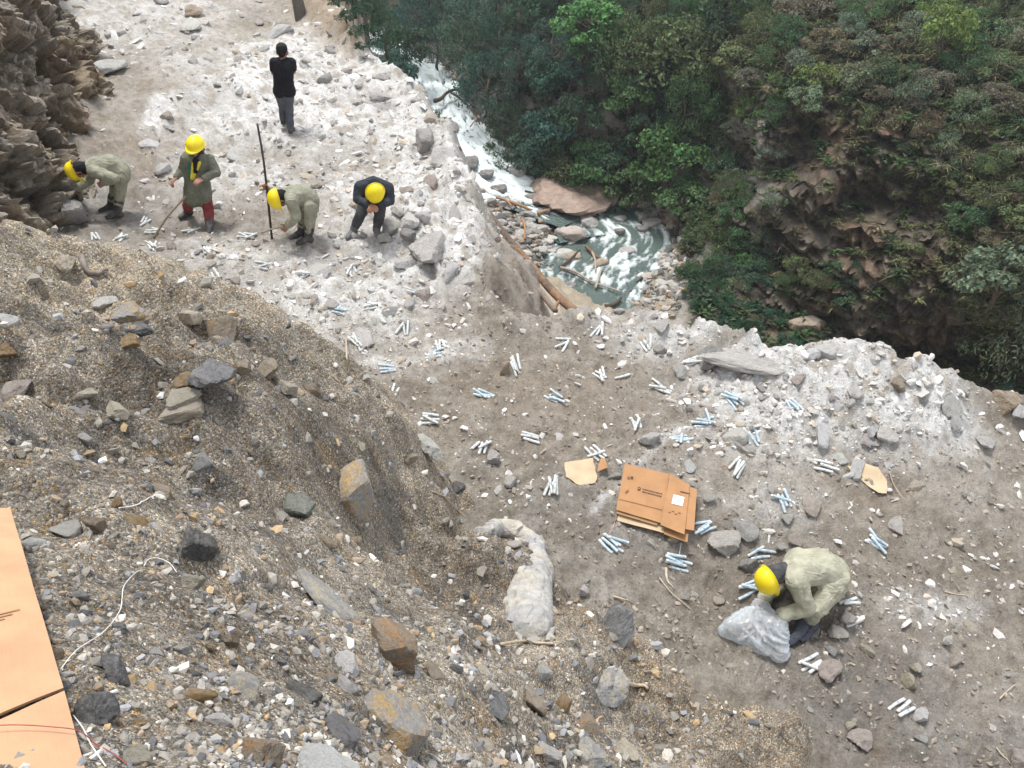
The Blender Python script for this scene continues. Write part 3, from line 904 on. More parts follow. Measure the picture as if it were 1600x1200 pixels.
def tree(name, kind, u, v, rpx, colour, label, group=None, bark=(.10, .085, .065), cat='tree', tall=1.0, t=None):
    """crown about (u, v) in the photo, radius rpx there; stands on the gorge side"""
    foot = far_pos(u, v + rpx * .9) if t is None else Vector(at_t(u, v + rpx * .9, t))
    d = depth_of(foot)
    R = rpx * d / FPX
    o = empty(name, foot)
    tag(o, label, cat, group); o['form'] = kind
    cz = R * 1.15 * tall if cat == 'tree' else R * .45
    k = rnd.randrange(100)
    c = link('crown' if cat == 'tree' else 'foliage', CROWN[kind][k % len(CROWN[kind])], o)
    c.location = (0, -R * .15, cz); c.scale = (R * rnd.uniform(.9, 1.1), R * rnd.uniform(.9, 1.1), R * rnd.uniform(.85, 1.15) * (tall if cat == 'tree' else .9))
    c.rotation_euler = (rnd.uniform(-.15, .15), rnd.uniform(-.15, .15), rnd.uniform(0, 6.28))
    s = rnd.uniform(.85, 1.15)
    c.color = (colour[0] * s * rnd.uniform(.9, 1.12), colour[1] * s, colour[2] * s * rnd.uniform(.9, 1.1), 1)
    q = link('trunk' if cat == 'tree' else 'stem', TRUNK[k % 3], o)
    q.location = (0, -R * .1, cz); q.scale = (R, R, max(cz / 1.75, .3 * R))
    q.color = (*bark, 1)
    return o

TEAL, DARK, OLIVE, BRIGHT, GREYG, YELL, BROWNG, MID = (.066, .130, .096), (.066, .114, .070), (.120, .162, .072), (.092, .20, .068), (.175, .225, .145), (.165, .245, .075), (.165, .15, .10), (.082, .158, .068)
special = [
 ('broadleaf_tree', 'broad', 920, 62, 56, BRIGHT, 'bright green broad crowned tree high on the dark wooded slope'),
 ('broadleaf_tree', 'broad', 1040, 245, 62, BRIGHT, 'bright green leafy tree leaning over the boulders at the river bend'),
 ('broadleaf_tree', 'fine', 985, 95, 60, OLIVE, 'olive yellow tree right of the bright green crown on the slope'),
 ('broadleaf_tree', 'broad', 1035, 100, 64, OLIVE, 'large olive green tree between the dark woods and the cliff edge'),
 ('broadleaf_tree', 'broad', 1540, 430, 62, GREYG, 'pale grey green tree with a rounded crown on the right of the cliff'),
 ('broadleaf_tree', 'fine', 1545, 535, 70, GREYG, 'loose grey green tree at the foot of the cliff beyond the white ridge'),
 ('broadleaf_tree', 'broad', 1460, 62, 46, YELL, 'yellow green bushy tree on the grassy top of the cliff'),
 ('broadleaf_tree', 'fine', 740, 60, 55, TEAL, 'blue green feathery tree above the upper rapids'),
 ('broadleaf_tree', 'fine', 765, 135, 52, TEAL, 'blue green drooping tree over the right bank of the rapids'),
 ('broadleaf_tree', 'broad', 1060, 310, 45, MID, 'mid green tree below the bright green one at the river bend'),
]
taken = []
for n_, k_, u, v, r_, c_, l_ in special:
    tree(n_, k_, u, v, r_, c_, l_); taken.append((u, v, r_))

def inpoly(u, v, poly):
    ins = False
    for (x1, y1), (x2, y2) in zip(poly, poly[1:] + poly[:1]):
        if (y1 > v) != (y2 > v) and u < (x2 - x1) * (v - y1) / (y2 - y1) + x1: ins = not ins
    return ins
ZONES = [
 # polygon, spacing, radius range, name, category, kinds, colours, label, group
 ([(700,-70),(715,90),(745,150),(800,215),(870,240),(900,120),(860,-70)], 40, (30, 46), 'broadleaf_tree', 'tree', ('fine', 'fine', 'broad'), (TEAL, TEAL, DARK), 'blue green tree of the dense wood above the rapids', 'blue green trees above the rapids'),
 ([(860,-70),(900,130),(870,240),(960,280),(1000,260),(1090,220),(1130,100),(1130,-70)], 40, (30, 46), 'broadleaf_tree', 'tree', ('broad', 'fine', 'broad'), (DARK, DARK, OLIVE, MID), 'dark green tree crowding the shaded slope above the bend', 'dark trees on the shaded slope'),
 ([(760,180),(790,235),(860,262),(960,275),(1010,300),(1000,240),(880,200)], 30, (20, 30), 'bank_shrub', 'shrub', ('bush', 'fine'), (DARK, MID, BROWNG), 'low dark shrub hanging over the right bank boulders', 'shrubs over the right bank boulders'),
 ([(1058,300),(1078,330),(1075,400),(1120,430),(1180,430),(1150,330),(1130,240),(1100,200),(1060,240)], 32, (22, 36), 'bank_shrub', 'shrub', ('bush', 'broad', 'fine'), (MID, DARK, BRIGHT, OLIVE), 'green shrub in the gully between wood and cliff', 'shrubs in the gully beside the cliff'),
 ([(500,-70),(520,20),(600,110),(640,150),(655,100),(650,60),(690,90),(700,-70)], 36, (28, 44), 'broadleaf_tree', 'tree', ('fine', 'broad'), (DARK, TEAL), 'dark shadowy tree standing beyond the far end of the bench', 'dark trees beyond the far end of the bench'),
 ([(1130,-70),(1140,100),(1170,160),(1230,150),(1350,110),(1500,150),(1690,170),(1690,-70)], 36, (24, 42), 'cliff_shrub', 'shrub', ('bush', 'fine', 'bush', 'broad', 'dry'), (GREYG, OLIVE, MID, GREYG, YELL, BROWNG), 'grey green shrub on the grassy brow above the cliff', 'shrubs on the brow of the cliff'),
 ([(1360,130),(1350,190),(1470,260),(1520,400),(1500,520),(1560,620),(1700,640),(1700,150),(1500,140)], 34, (20, 38), 'cliff_shrub', 'shrub', ('bush', 'dry', 'fine', 'bush'), (DARK, BROWNG, OLIVE, MID, BROWNG, GREYG), 'shrub rooted in the right hand part of the brown cliff', 'shrubs on the right of the cliff'),
 ([(1062,415),(1085,470),(1120,520),(1180,545),(1290,545),(1230,490),(1130,440),(1080,405)], 19, (13, 22), 'ground_shrub', 'shrub', ('bush', 'fine'), ((.045,.125,.065), (.05,.13,.065), (.042,.105,.06)), 'low green bush of the thicket below the white ridge', 'green thicket below the ridge'),
 ([(1110,380),(1180,390),(1200,430),(1340,450),(1350,410),(1260,395),(1180,370)], 30, (18, 28), 'ledge_shrub', 'shrub', ('bush', 'fine'), (MID, DARK, OLIVE), 'dull green shrub on the ledge at the foot of the cliff', 'shrubs on the ledge under the cliff'),
 ([(1130,200),(1160,150),(1240,150),(1210,230),(1190,330),(1200,400),(1150,400),(1120,300)], 30, (16, 28), 'ledge_shrub', 'shrub', ('bush', 'fine', 'dry'), (MID, OLIVE, BROWNG, GREYG), 'shrub along the left edge of the cliff', 'shrubs on the left edge of the cliff'),
]
g = np.random.default_rng(5)
n_tree = 0
for poly, sp, rr_, nm, cat, kinds, cols, lab, grp in ZONES:
    us_ = [p[0] for p in poly]; vs_ = [p[1] for p in poly]
    pts = []
    for _ in range(4000):
        u, v = g.uniform(min(us_), max(us_)), g.uniform(min(vs_), max(vs_))
        if not inpoly(u, v, poly): continue
        if any((u - a) ** 2 + (v - c) ** 2 < (sp if r < 0 else r * .75) ** 2 for a, c, r in [(a, c, -1) for a, c in pts] + taken): continue
        pts.append((u, v))
    for u, v in pts:
        tree(nm, kinds[int(g.integers(len(kinds)))], u, v, g.uniform(*rr_), cols[int(g.integers(len(cols)))], lab, grp, cat=cat, tall=g.uniform(1, 1.3)); n_tree += 1
print('trees', n_tree)

# undergrowth: grass tufts, ferns and dry stalks nobody could count
def scatter_tufts(name, label, n, zone, colours, size, seed, blades=22, **kw):
    gg = np.random.default_rng(seed)
    base = [blade_mesh(seed * 10 + k, blades, **kw) for k in range(5)]
    Vs, Fs, Ts, off = [], [], [], 0
    cnt = 0; tries = 0
    while cnt < n and tries < n * 40:
        tries += 1
        u, v = gg.uniform(400, 1900), gg.uniform(-220, 640)
        pz = zone(u, v)
        if gg.random() > pz: continue
        p = far_pos(u, v)
        V, F, t = base[cnt % 5]
        s = gg.uniform(.5, 1.2) * size; a = gg.uniform(0, 6.28)
        ca, sa = math.cos(a) * s, math.sin(a) * s
        X = np.stack([V[:, 0] * ca - V[:, 1] * sa, V[:, 0] * sa + V[:, 1] * ca, V[:, 2] * s], -1)
        X[:, 1] -= X[:, 2] * .3
        c = np.array(colours[int(gg.integers(len(colours)))]) * gg.uniform(.75, 1.25)
        Vs.append(X + np.array(p)); Fs.append(F + off); Ts.append(t * c); off += len(V); cnt += 1
    me = np_mesh(name, np.concatenate(Vs), np.concatenate(Fs), mat_leaf, False, {'tone': np.concatenate(Ts)})
    return tag(link(name, me), label, None, None, 'stuff')
def z_wood(u, v):
    if u < 690 and v > 60: return 0
    if v > 270 and u < 1020: return 0
    if u > 960 and u < 1070 and v > 240: return 0
    if u > 1010 and v > 430: return .9 if (v > 400 + (u - 1030) * .45 and v < 560 and u < 1300) else .1
    return .8 if u < 1140 else .15
def z_cliff(u, v):
    if u < 1130: return 0
    top = 1 - min(max((v - 120 - (u - 1200) * .15) / 90, 0), 1)
    return max(.95 * top, .55 if u > 1480 else (.30 if u > 1400 else .10), .6 if v < 60 else 0) * (0.25 if (v > 470 and u < 1500) else 1)
scatter_tufts('undergrowth', 'dark ferns and saplings under the trees of the wood', 1500, z_wood, ((.05,.085,.045), (.045,.07,.045), (.06,.10,.045), (.075,.07,.045)), 1.25, 3, 20, width=.09, lean=1.1, bend=.9)
scatter_tufts('cliff_grass', 'olive and straw coloured grass tufts all over the cliff', 5200, z_cliff, ((.16,.18,.09), (.125,.15,.075), (.21,.20,.12), (.12,.10,.07), (.10,.135,.07), (.19,.215,.11)), 1.0, 4, 24, width=.035, lean=1.2, bend=1.3)
# broad pale leaves on the dark rock
for k, (u, v, r_) in enumerate(((1390, 262, 16), (1462, 262, 13), (1500, 338, 15), (1440, 382, 8), (1305, 432, 9))):
    o = tree('leafy_plant', 'broad', u, v, r_, (.075, .15, .05), ('broad leaved light green plant on the dark rock above the cave mouth', 'small light green plant right of the broad leaved one on the cliff', 'broad leaved green plant low on the dark right half of the cliff', 'single pale sprig on the bare brown rock of the cliff', 'light green sprig on the ledge shrubs under the cliff')[k], None, cat='plant')
print('foliage', time.time() - T0)
# ------------------------------------------------------------------ words for where a thing lies
NEAR_MARKS = [
 (1022,795,'the flattened cartons'),(910,738,'the torn board scrap'),(1355,748,'the pale board scrap'),(1250,900,'the stooping worker with the bag'),(1175,985,'the plastic bag'),
 (590,330,'the dark clad worker'),(465,335,'the worker beside the upright bar'),(310,300,'the worker in red trousers'),(165,290,'the worker against the rock face'),(442,150,'the man in the black shirt'),
 (670,382,'the big two toned block'),(830,920,'the tear shaped rock'),(555,745,'the orange faced rock'),(610,992,'the brown block'),(60,980,'the cardboard sheet'),
 (1150,552,'the long ridge slab'),(1400,660,'the white rubble slope'),(1570,615,'the boulder at the end of the ridge'),(1125,838,'the angular boulder by the cartons'),(768,713,'the egg shaped stone'),
 (1295,1045,'the pinkish white stone'),(1435,1115,'the white stone by the paper sticks'),(800,572,'the tan brick shaped stone'),(840,420,'the fallen log'),(640,350,'the broken block pile'),
 (250,150,'the white powder patch'),(280,120,'the brown mound'),(170,105,'the long pale slab'),(640,140,'the bench rim'),(210,490,'the ochre edged slab'),(320,575,'the purple grey slab'),
 (300,905,'the looped white wire'),(400,1165,'the rust streaked rock'),(540,1030,'the white quartz lump'),(945,1050,'the pink tan slab'),(958,965,'the dark pointed stone'),(1590,1180,'the lower corner of the bench'),
 (1475,998,'the white brick shaped stone'),(1420,1050,'the two cream stones'),(700,620,'the bare brown ground'),(1000,640,'the forked paper sticks'),(420,480,'the pale scree below the workers'),(240,360,'the strewn paper sticks')]
FAR_MARKS = [
 (920,62,'the bright green crown'),(1040,245,'the bright tree at the bend'),(1030,100,'the big olive tree'),(740,90,'the upper rapids'),(690,190,'the narrow white chute'),(890,280,'the pink rock shelf'),
 (1255,215,'the dark cave mouth'),(1330,310,'the hollow in the cliff'),(1460,62,'the yellow green tree'),(1180,60,'the cliff corner'),(1540,430,'the pale rounded tree'),(1390,262,'the broad leaved plant'),(1545,535,'the loose grey green tree'),
 (1300,410,'the ledge shrubs'),(1150,500,'the green thicket'),(1010,380,'the river bend'),(820,230,'the dark bank wood'),(1590,60,'the grassy slope'),(1590,260,'the straw coloured grass'),(620,80,'the far end of the bench'),(1060,420,'the gully mouth'),(1280,500,'the grey rock overhang'),(1330,60,'the middle of the brow')]
def rel(u, v, marks, skip=None):
    best = sorted(marks, key=lambda m: (m[0] - u) ** 2 + 1.4 * (m[1] - v) ** 2)
    m = best[0]
    if skip and m[2] == skip: m = best[1]
    du, dv = u - m[0], v - m[1]
    d = math.hypot(du, dv)
    near = 'just ' if (d < 38 and marks is NEAR_MARKS) else ''
    if marks is FAR_MARKS: m = (m[0], m[1], m[2].replace('the far end of the bench', 'the far bench end'))
    if abs(du) > 1.7 * abs(dv): w = 'left of' if du < 0 else 'right of'
    elif abs(dv) > 1.7 * abs(du): w = 'behind' if dv < 0 else 'in front of'
    else: w = ('back ' if dv < 0 else 'front ') + ('left of' if du < 0 else 'right of')
    if marks is FAR_MARKS: w = w.replace('in front of', 'below').replace('behind', 'above').replace('back ', 'upper ').replace('front ', 'lower ')
    return near + w + ' ' + m[2]
for o in list(COL.objects):                    # trees and shrubs: say which one
    if o.get('group') and o.get('category') in ('tree', 'shrub') and o.parent is None:
        u, v, d = project(np.array(o.location) + np.array([0, 0, 1.0]))
        c = o.children[0].scale[0]
        lab = o['label'].split(' ')
        size = 'small' if c < 1.35 else ('large' if c > 1.95 else 'mid sized')
        ccol = o.children[0].color
        form = {'broad': 'leafy', 'fine': 'feathery', 'bush': 'rounded', 'dry': 'twiggy'}.get(o.get('form', ''), '')
        hue = 'brownish' if ccol[0] > ccol[1] * 1.05 else ('bluish' if ccol[2] > ccol[1] * .62 else ('bright' if ccol[1] > .105 else ('olive' if ccol[0] > .8 * ccol[1] else ('deep' if ccol[1] < .06 else 'mid'))))
        o['label'] = f"{size} {form} {hue} green {o['category']} {rel(float(u), float(v), FAR_MARKS)}"

# ------------------------------------------------------------------ rocks
def rock_np(seed, sub=3, planes=11, rough=.03, sharp=1.0):
    """convex angular block worn by noise, unit size"""
    bm = bmesh.new(); bmesh.ops.create_icosphere(bm, subdivisions=sub, radius=1)
    D = np.array([v.co[:] for v in bm.verts]); F = np.array([[v.index for v in f.verts] for f in bm.faces]); bm.free()
    D /= np.linalg.norm(D, axis=1)[:, None]
    g = np.random.default_rng(seed)
    N = g.normal(size=(planes, 3)); N[:2] = [[.1, .1, 1], [0, -.1, -1]]
    N /= np.linalg.norm(N, axis=1)[:, None]
    dd = g.uniform(.50, .98, planes)
    q = D @ N.T
    r = np.where(q > .05, dd / np.maximum(q, .05), 9).min(1)
    r = np.minimum(r, 1.35)
    P = D * r[:, None]
    P = P + D * (rough * fbm3(P * 2.2 + seed, 3, seed) + .5 * rough * fbm3(P * 7 + seed, 2, seed + 5))[:, None]
    return P, F
mat_stone, nt, b = new_mat('stone')
oi = nt.nodes.new('ShaderNodeObjectInfo'); oc = coords(nt)
off = nt.nodes.new('ShaderNodeVectorMath'); off.operation = 'ADD'
sc_ = nt.nodes.new('ShaderNodeVectorMath'); sc_.operation = 'SCALE'; nt.links.new(oi.outputs['Random'], sc_.inputs['Scale']); sc_.inputs[0].default_value = (31, 17, 23)
nt.links.new(oc, off.inputs[0]); nt.links.new(sc_.outputs[0], off.inputs[1])
n1 = noise_n(nt, off.outputs[0], 1.6, 8, .72, .4); n2 = noise_n(nt, off.outputs[0], 11, 6, .75)
c = mixc(nt, 1., oi.outputs['Color'], ramp(nt, n1, [(.25, .5), (.5, 1.), (.75, 1.35)]), 'MULTIPLY')
c = mixc(nt, .8, c, ramp(nt, n2, [(.28, .62), (.5, 1.), (.75, 1.35)]), 'MULTIPLY')
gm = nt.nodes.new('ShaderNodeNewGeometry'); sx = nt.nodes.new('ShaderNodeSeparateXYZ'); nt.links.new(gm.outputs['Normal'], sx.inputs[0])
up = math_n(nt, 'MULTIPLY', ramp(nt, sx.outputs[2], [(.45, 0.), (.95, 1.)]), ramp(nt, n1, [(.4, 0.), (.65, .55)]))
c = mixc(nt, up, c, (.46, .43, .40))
dirt = ramp(nt, noise_n(nt, off.outputs[0], 2.3, 7, .75), [(.5, 0.), (.68, .4)])
c = mixc(nt, dirt, c, (.33, .29, .245))
nt.links.new(c, b.inputs['Base Color'])
bump(nt, b, n2, .8, .08)
# two-toned rock: a rusty or ochre stain over grey stone
def stained(name, c1, c2, lo=.45, hi=.6, scale=1.3):
    m, nt, b = new_mat(name); oc = coords(nt)
    n1 = noise_n(nt, oc, scale, 6, .65, .5); n2 = noise_n(nt, oc, 9, 8, .75)
    c = mixc(nt, ramp(nt, n1, [(lo, 0.), (hi, 1.)]), c1, c2)
    c = mixc(nt, .9, c, ramp(nt, n2, [(.25, .5), (.5, 1.), (.75, 1.45)]), 'MULTIPLY')
    c = mixc(nt, ramp(nt, noise_n(nt, oc, 2.6, 7, .75), [(.5, 0.), (.66, .6)]), c, (.30, .265, .225))
    nt.links.new(c, b.inputs['Base Color']); bump(nt, b, n2, .7, .05)
    return m
mat_ochre = stained('ochre_stained_stone', (.32, .31, .30), (.45, .32, .16))
mat_rusty = stained('rust_stained_stone', (.27, .225, .175), (.36, .22, .11), .5, .62)
mat_shelf = stained('pinkish_shelf_stone', (.27, .20, .165), (.38, .29, .235), .4, .62, 2.5)
mat_cream = stained('cream_grey_stone', (.30, .30, .31), (.48, .43, .33), .42, .62, 1.8)

ROCKS = []
for s in range(14):
    P, F = rock_np(100 + s, 3, 8 + s % 5, .02 + .012 * (s % 3))
    ROCKS.append(np_mesh('stone', P, F, mat_stone, False))
COLR = {'white': (.74, .73, .71), 'pale': (.58, .56, .53), 'cream': (.58, .52, .41), 'grey': (.38, .37, .36), 'dark': (.155, .153, .152), 'slate': (.21, .213, .222), 'tan': (.43, .35, .26), 'pink': (.50, .43, .39), 'ochre': (.42, .29, .14), 'brown': (.26, .195, .135), 'green': (.27, .29, .25)}
def rock(u, v, w, h, col, label, name='rock', mat=None, sink=.25, deep=.8, own=True, group=None, mesh=None, rz=None, tilt=.25, pos=None, cat='rock', d=None):
    p = hit(u, v + h * .3) if pos is None else Vector(pos)
    d = depth_of(p) if d is None else d
    sx = w * d / FPX; sz = h * d / FPX * .95
    k = rnd.randrange(1000)
    if mesh is None:
        if own:
            P, F = rock_np(1000 + int(u * 7 + v * 13), 4 if w > 26 else 3, 8 + k % 6, .05 + .04 * (k % 3) / 2)
            mesh = np_mesh(name, P, F, mat or mat_stone, False)
        else: mesh = ROCKS[k % len(ROCKS)]
    o = link(name, mesh)
    o.scale = (sx * .52, sx * .52 * deep * rnd.uniform(.85, 1.1), sz * .55)
    n = gnormal(p.x, p.y) if pos is None else Vector((0, 0, 1))
    q = n.to_track_quat('Z', 'Y').to_matrix().to_4x4()
    o.rotation_euler = (q @ Matrix.Rotation(rnd.uniform(-.35, .35) if rz is None else rz, 4, 'Z') @ Matrix.Rotation(rnd.uniform(-tilt, tilt), 4, 'X')).to_euler()
    o.location = p + n * sz * (.5 - sink)
    c = COLR[col]; s = rnd.uniform(.9, 1.1)
    o.color = (c[0] * s * rnd.uniform(.97, 1.04), c[1] * s, c[2] * s * rnd.uniform(.95, 1.03), 1)
    if label: tag(o, label, cat, group)
    return o

named = [
 # spoil heap
 (555,748,80,78,'tan','grey rock with an orange face at the lip of the dark spoil',mat_ochre,.35),
 (610,992,88,62,'brown','brown weathered block with a dark overhung underside on the heap',mat_rusty,.3),
 (540,1030,56,40,'white','bright white quartz lump on the heap left of the brown block',None,.2),
 (610,1098,92,92,'grey','large purple grey rock with an ochre lower corner',mat_ochre,.35),
 (378,1068,46,44,'cream','knobbly cream and ochre lump low on the heap',mat_cream,.2),
 (400,1165,62,72,'ochre','rust streaked ochre rock at the bottom of the heap',mat_rusty,.3),
 (298,907,44,32,'cream','flat cream stone with a pointed corner beside the looped white wire',None,.2),
 (512,925,92,26,'tan','long curved tan slab lying half buried across the heap',mat_cream,.35),
 (945,1050,62,72,'pink','pinkish tan slab at the foot of the heap',mat_cream,.45),
 (958,965,42,66,'slate','dark grey pointed stone with a pale cap near the foot of the heap',None,.25),
 (210,490,58,28,'cream','pale slab with an ochre edge on top of the heap crest',mat_ochre,.15),
 (222,512,52,24,'dark','nearly black rock tucked under the ochre edged slab',None,.3),
 (204,530,36,24,'ochre','small ochre block below the black rock on the crest',None,.2),
 (348,503,48,46,'grey','grey and rust coloured block at the upper end of the heap',mat_rusty,.25),
 (293,492,36,28,'cream','yellowish wedge shaped stone on the heap crest',None,.2),
 (325,575,70,40,'slate','purple grey triangular slab with an orange stone in front',None,.2),
 (295,590,36,22,'ochre','orange stone under the purple grey slab',None,.3),
 (278,641,56,22,'cream','long cream slab on the middle of the heap, lower of two',None,.2),
 (285,617,50,18,'cream','thin cream slab above the long cream slab',None,.2),
 (182,640,34,20,'cream','cream wedge left of the two long slabs',None,.2),
 (33,603,42,20,'pink','squared pinkish cream block on the far left of the heap',None,.15),
 (443,601,42,24,'cream','cream triangular stone alone on the dark grit',None,.2),
 (375,570,32,26,'tan','left of two rounded tan stones on the heap',None,.25),
 (412,573,36,26,'tan','right of two rounded tan stones on the heap',None,.25),
 (10,497,36,28,'white','white stone at the left edge above an ochre one',None,.2),
 (8,543,30,26,'ochre','ochre stone at the left edge below a white one',None,.25),
 (98,407,34,28,'cream','squared cream block standing on the crest of the heap',None,.15),
 (468,780,52,46,'green','greenish grey smooth boulder half sunk in the dark grit',None,.4),
 (250,765,34,20,'tan','flat tan stone next to a short white wire',None,.25),
 (182,783,17,22,'ochre','small upright orange chip on the grey grit',None,.2),
 (498,1182,88,52,'white','large pale grey rock at the very bottom of the heap',None,.3),
 (342,1122,42,24,'white','white flake lying on dark pebbles near the bottom',None,.2),
 (212,1180,44,34,'cream','yellowish cream lump near the bottom beside the red wire',None,.25),
 (55,848,32,17,'white','white oval pebble beside the cardboard sheet',None,.2),
 (100,825,44,24,'pale','light grey flake above the white oval pebble',None,.2),
 (880,1098,22,36,'ochre','upper of two rust orange shards at the foot of the heap',None,.3),
 (916,1126,44,26,'ochre','lower of two rust orange shards at the foot of the heap',mat_rusty,.3),
 (830,1095,36,26,'tan','tan wedge on the lower slope of the heap',None,.2),
 (915,1168,52,40,'tan','mottled tan boulder on the lower slope near the picture bottom',mat_cream,.3),
 (772,1106,56,18,'slate','flat blue grey slab on the lower heap',None,.25),
 (178,1040,46,40,'slate','dark slate block on the heap next to the white wire',None,.3),
 (140,1100,62,58,'dark','blackish olive boulder touching the cardboard sheet',None,.35),
 (525,1130,70,34,'slate','bluish slate slab among pebbles at the bottom',None,.3),
 (480,1080,60,34,'dark','dark slate rock left of the white quartz lump',None,.35),
 (300,830,70,50,'dark','dark cemented clump of grit on the heap',None,.45),
 # bench
 (668,384,68,46,'pale','big two toned block with a flat dusty top at the rim',None,.15),
 (662,690,54,22,'pale','pair-like flat grey white rock at the toe of the heap',None,.2),
 (768,713,27,25,'pale','smooth egg shaped pale stone beside a bunch of paper sticks',None,.1),
 (640,713,20,18,'tan','small tan stone right under the heap toe',None,.15),
 (798,750,20,14,'pale','small pale stone alone on the grey mud',None,.15),
 (785,571,16,28,'tan','tan brick shaped stone standing beside white sticks',None,.1),
 (1125,838,50,34,'pale','pale angular boulder right of the flattened cartons',None,.2),
 (1165,880,30,24,'grey','grey boulder left of the stooping worker',None,.2),
 (1222,851,18,18,'pale','rounded pale stone just behind the stooping worker',None,.2),
 (1295,1045,34,26,'pink','pinkish white stone beside a bunch of white sticks',None,.15),
 (1436,1115,20,30,'white','white upright stone beside the lowest paper sticks',None,.15),
 (1345,1152,34,24,'pink','pinkish block next to a rust stain on the mud',None,.2),
 (1419,1058,21,25,'cream','lower of two cream stones on the right of the bench',None,.15),
 (1431,1039,18,15,'cream','upper of two cream stones on the right of the bench',None,.15),
 (1590,1182,38,32,'pink','pink grey block at the lower right corner of the bench',None,.2),
 (1476,998,20,24,'white','white brick shaped stone with a sharp edge',None,.1),
 (1321,958,20,23,'pale','round pale stone under a single white stick',None,.1),
 (1152,678,36,26,'white','large white rock on the brown ground above the cartons',None,.25),
 (1165,700,34,20,'pale','dusty pale rock just below the large white rock',None,.3),
 (1540,690,28,15,'pale','pale slab in the middle of the right hand slope',None,.15),
 (1160,823,36,15,'pale','long pale block between cartons and stooping worker',None,.15),
 (1403,598,26,24,'tan','tilted tan slab with a yellow face on the white ridge',None,.15),
 (1360,668,24,26,'white','upright white flake on the white rubble slope',None,.15),
 (1388,678,32,18,'white','lying white flake right of the upright flake',None,.15),
 (1335,608,30,18,'white','curved white shell like flake on the rubble slope',None,.2),
 (1110,552,50,22,'grey','broken grey slab left of the long ridge slab',None,.3),
 
 (1268,549,26,16,'white','white block on the ridge crest beside the long slab',None,.2),
 (1290,548,24,16,'white','second white block on the ridge crest',None,.2),
 (1568,618,48,34,'tan','dusty rounded boulder at the right end of the ridge',None,.3),
 (1592,638,26,24,'white','white boulder at the right edge of the ridge',None,.2),
 (1310,712,25,12,'white','flat white oval stone above the pale board scrap',None,.15),
 (910,920,14,20,'white','white oval pebble on the mud left of the worker',None,.1),
 (325,441,20,20,'white','squared white stone with two paper sticks leaning on it',None,.1),
 (1062,578,24,12,'pale','flat pale stone beside three paper sticks',None,.2),
 (1260,920,1,1,'pale',None,None,.2),
 (172,104,40,22,'pale','long pale slab on the slope at the far left of the bench',None,.1),
 (612,355,34,20,'pale','front block of the broken pile by the dark clad worker',None,.1),
 (640,346,30,22,'white','topmost white block of the broken pile',None,0.),
 (657,338,24,18,'pale','far block of the broken pile by the rim',None,.1),
 (624,330,24,16,'white','rear white block of the broken pile',None,.1),
 (641,366,22,22,'grey','grey upright block of the broken pile',None,.1),
 (606,372,30,14,'pale','flat block in front of the broken pile',None,.15),
 (665,215,52,30,'grey','large flat grey slab near the bench rim',None,.2),
 (597,152,30,14,'pale','thin pale slab near the bench rim, behind the grey slab',None,.1),
 (700,232,60,34,'pale','rounded dusty boulder face on the bench rim',None,.4),
 (112,330,36,60,'grey','long dark slab leaning at the foot of the rock face',None,.2),
 
 (60,270,50,36,'brown','brown jutting block on the rock face',None,.3),
 (300,18,30,18,'tan','tan stone in the far stone heap at the top of the bench',None,.2),
]
for u, v, w, h, c, lab, m, sk in named:
    if lab is None: continue
    rock(u, v, w * (1.08 if 'heap' in lab else 1), h * 1.1, c, lab, mat=m, sink=sk + (.10 if w > 40 else .03))
taken_px = [(u, v, max(w, h)) for u, v, w, h, *_ in named]

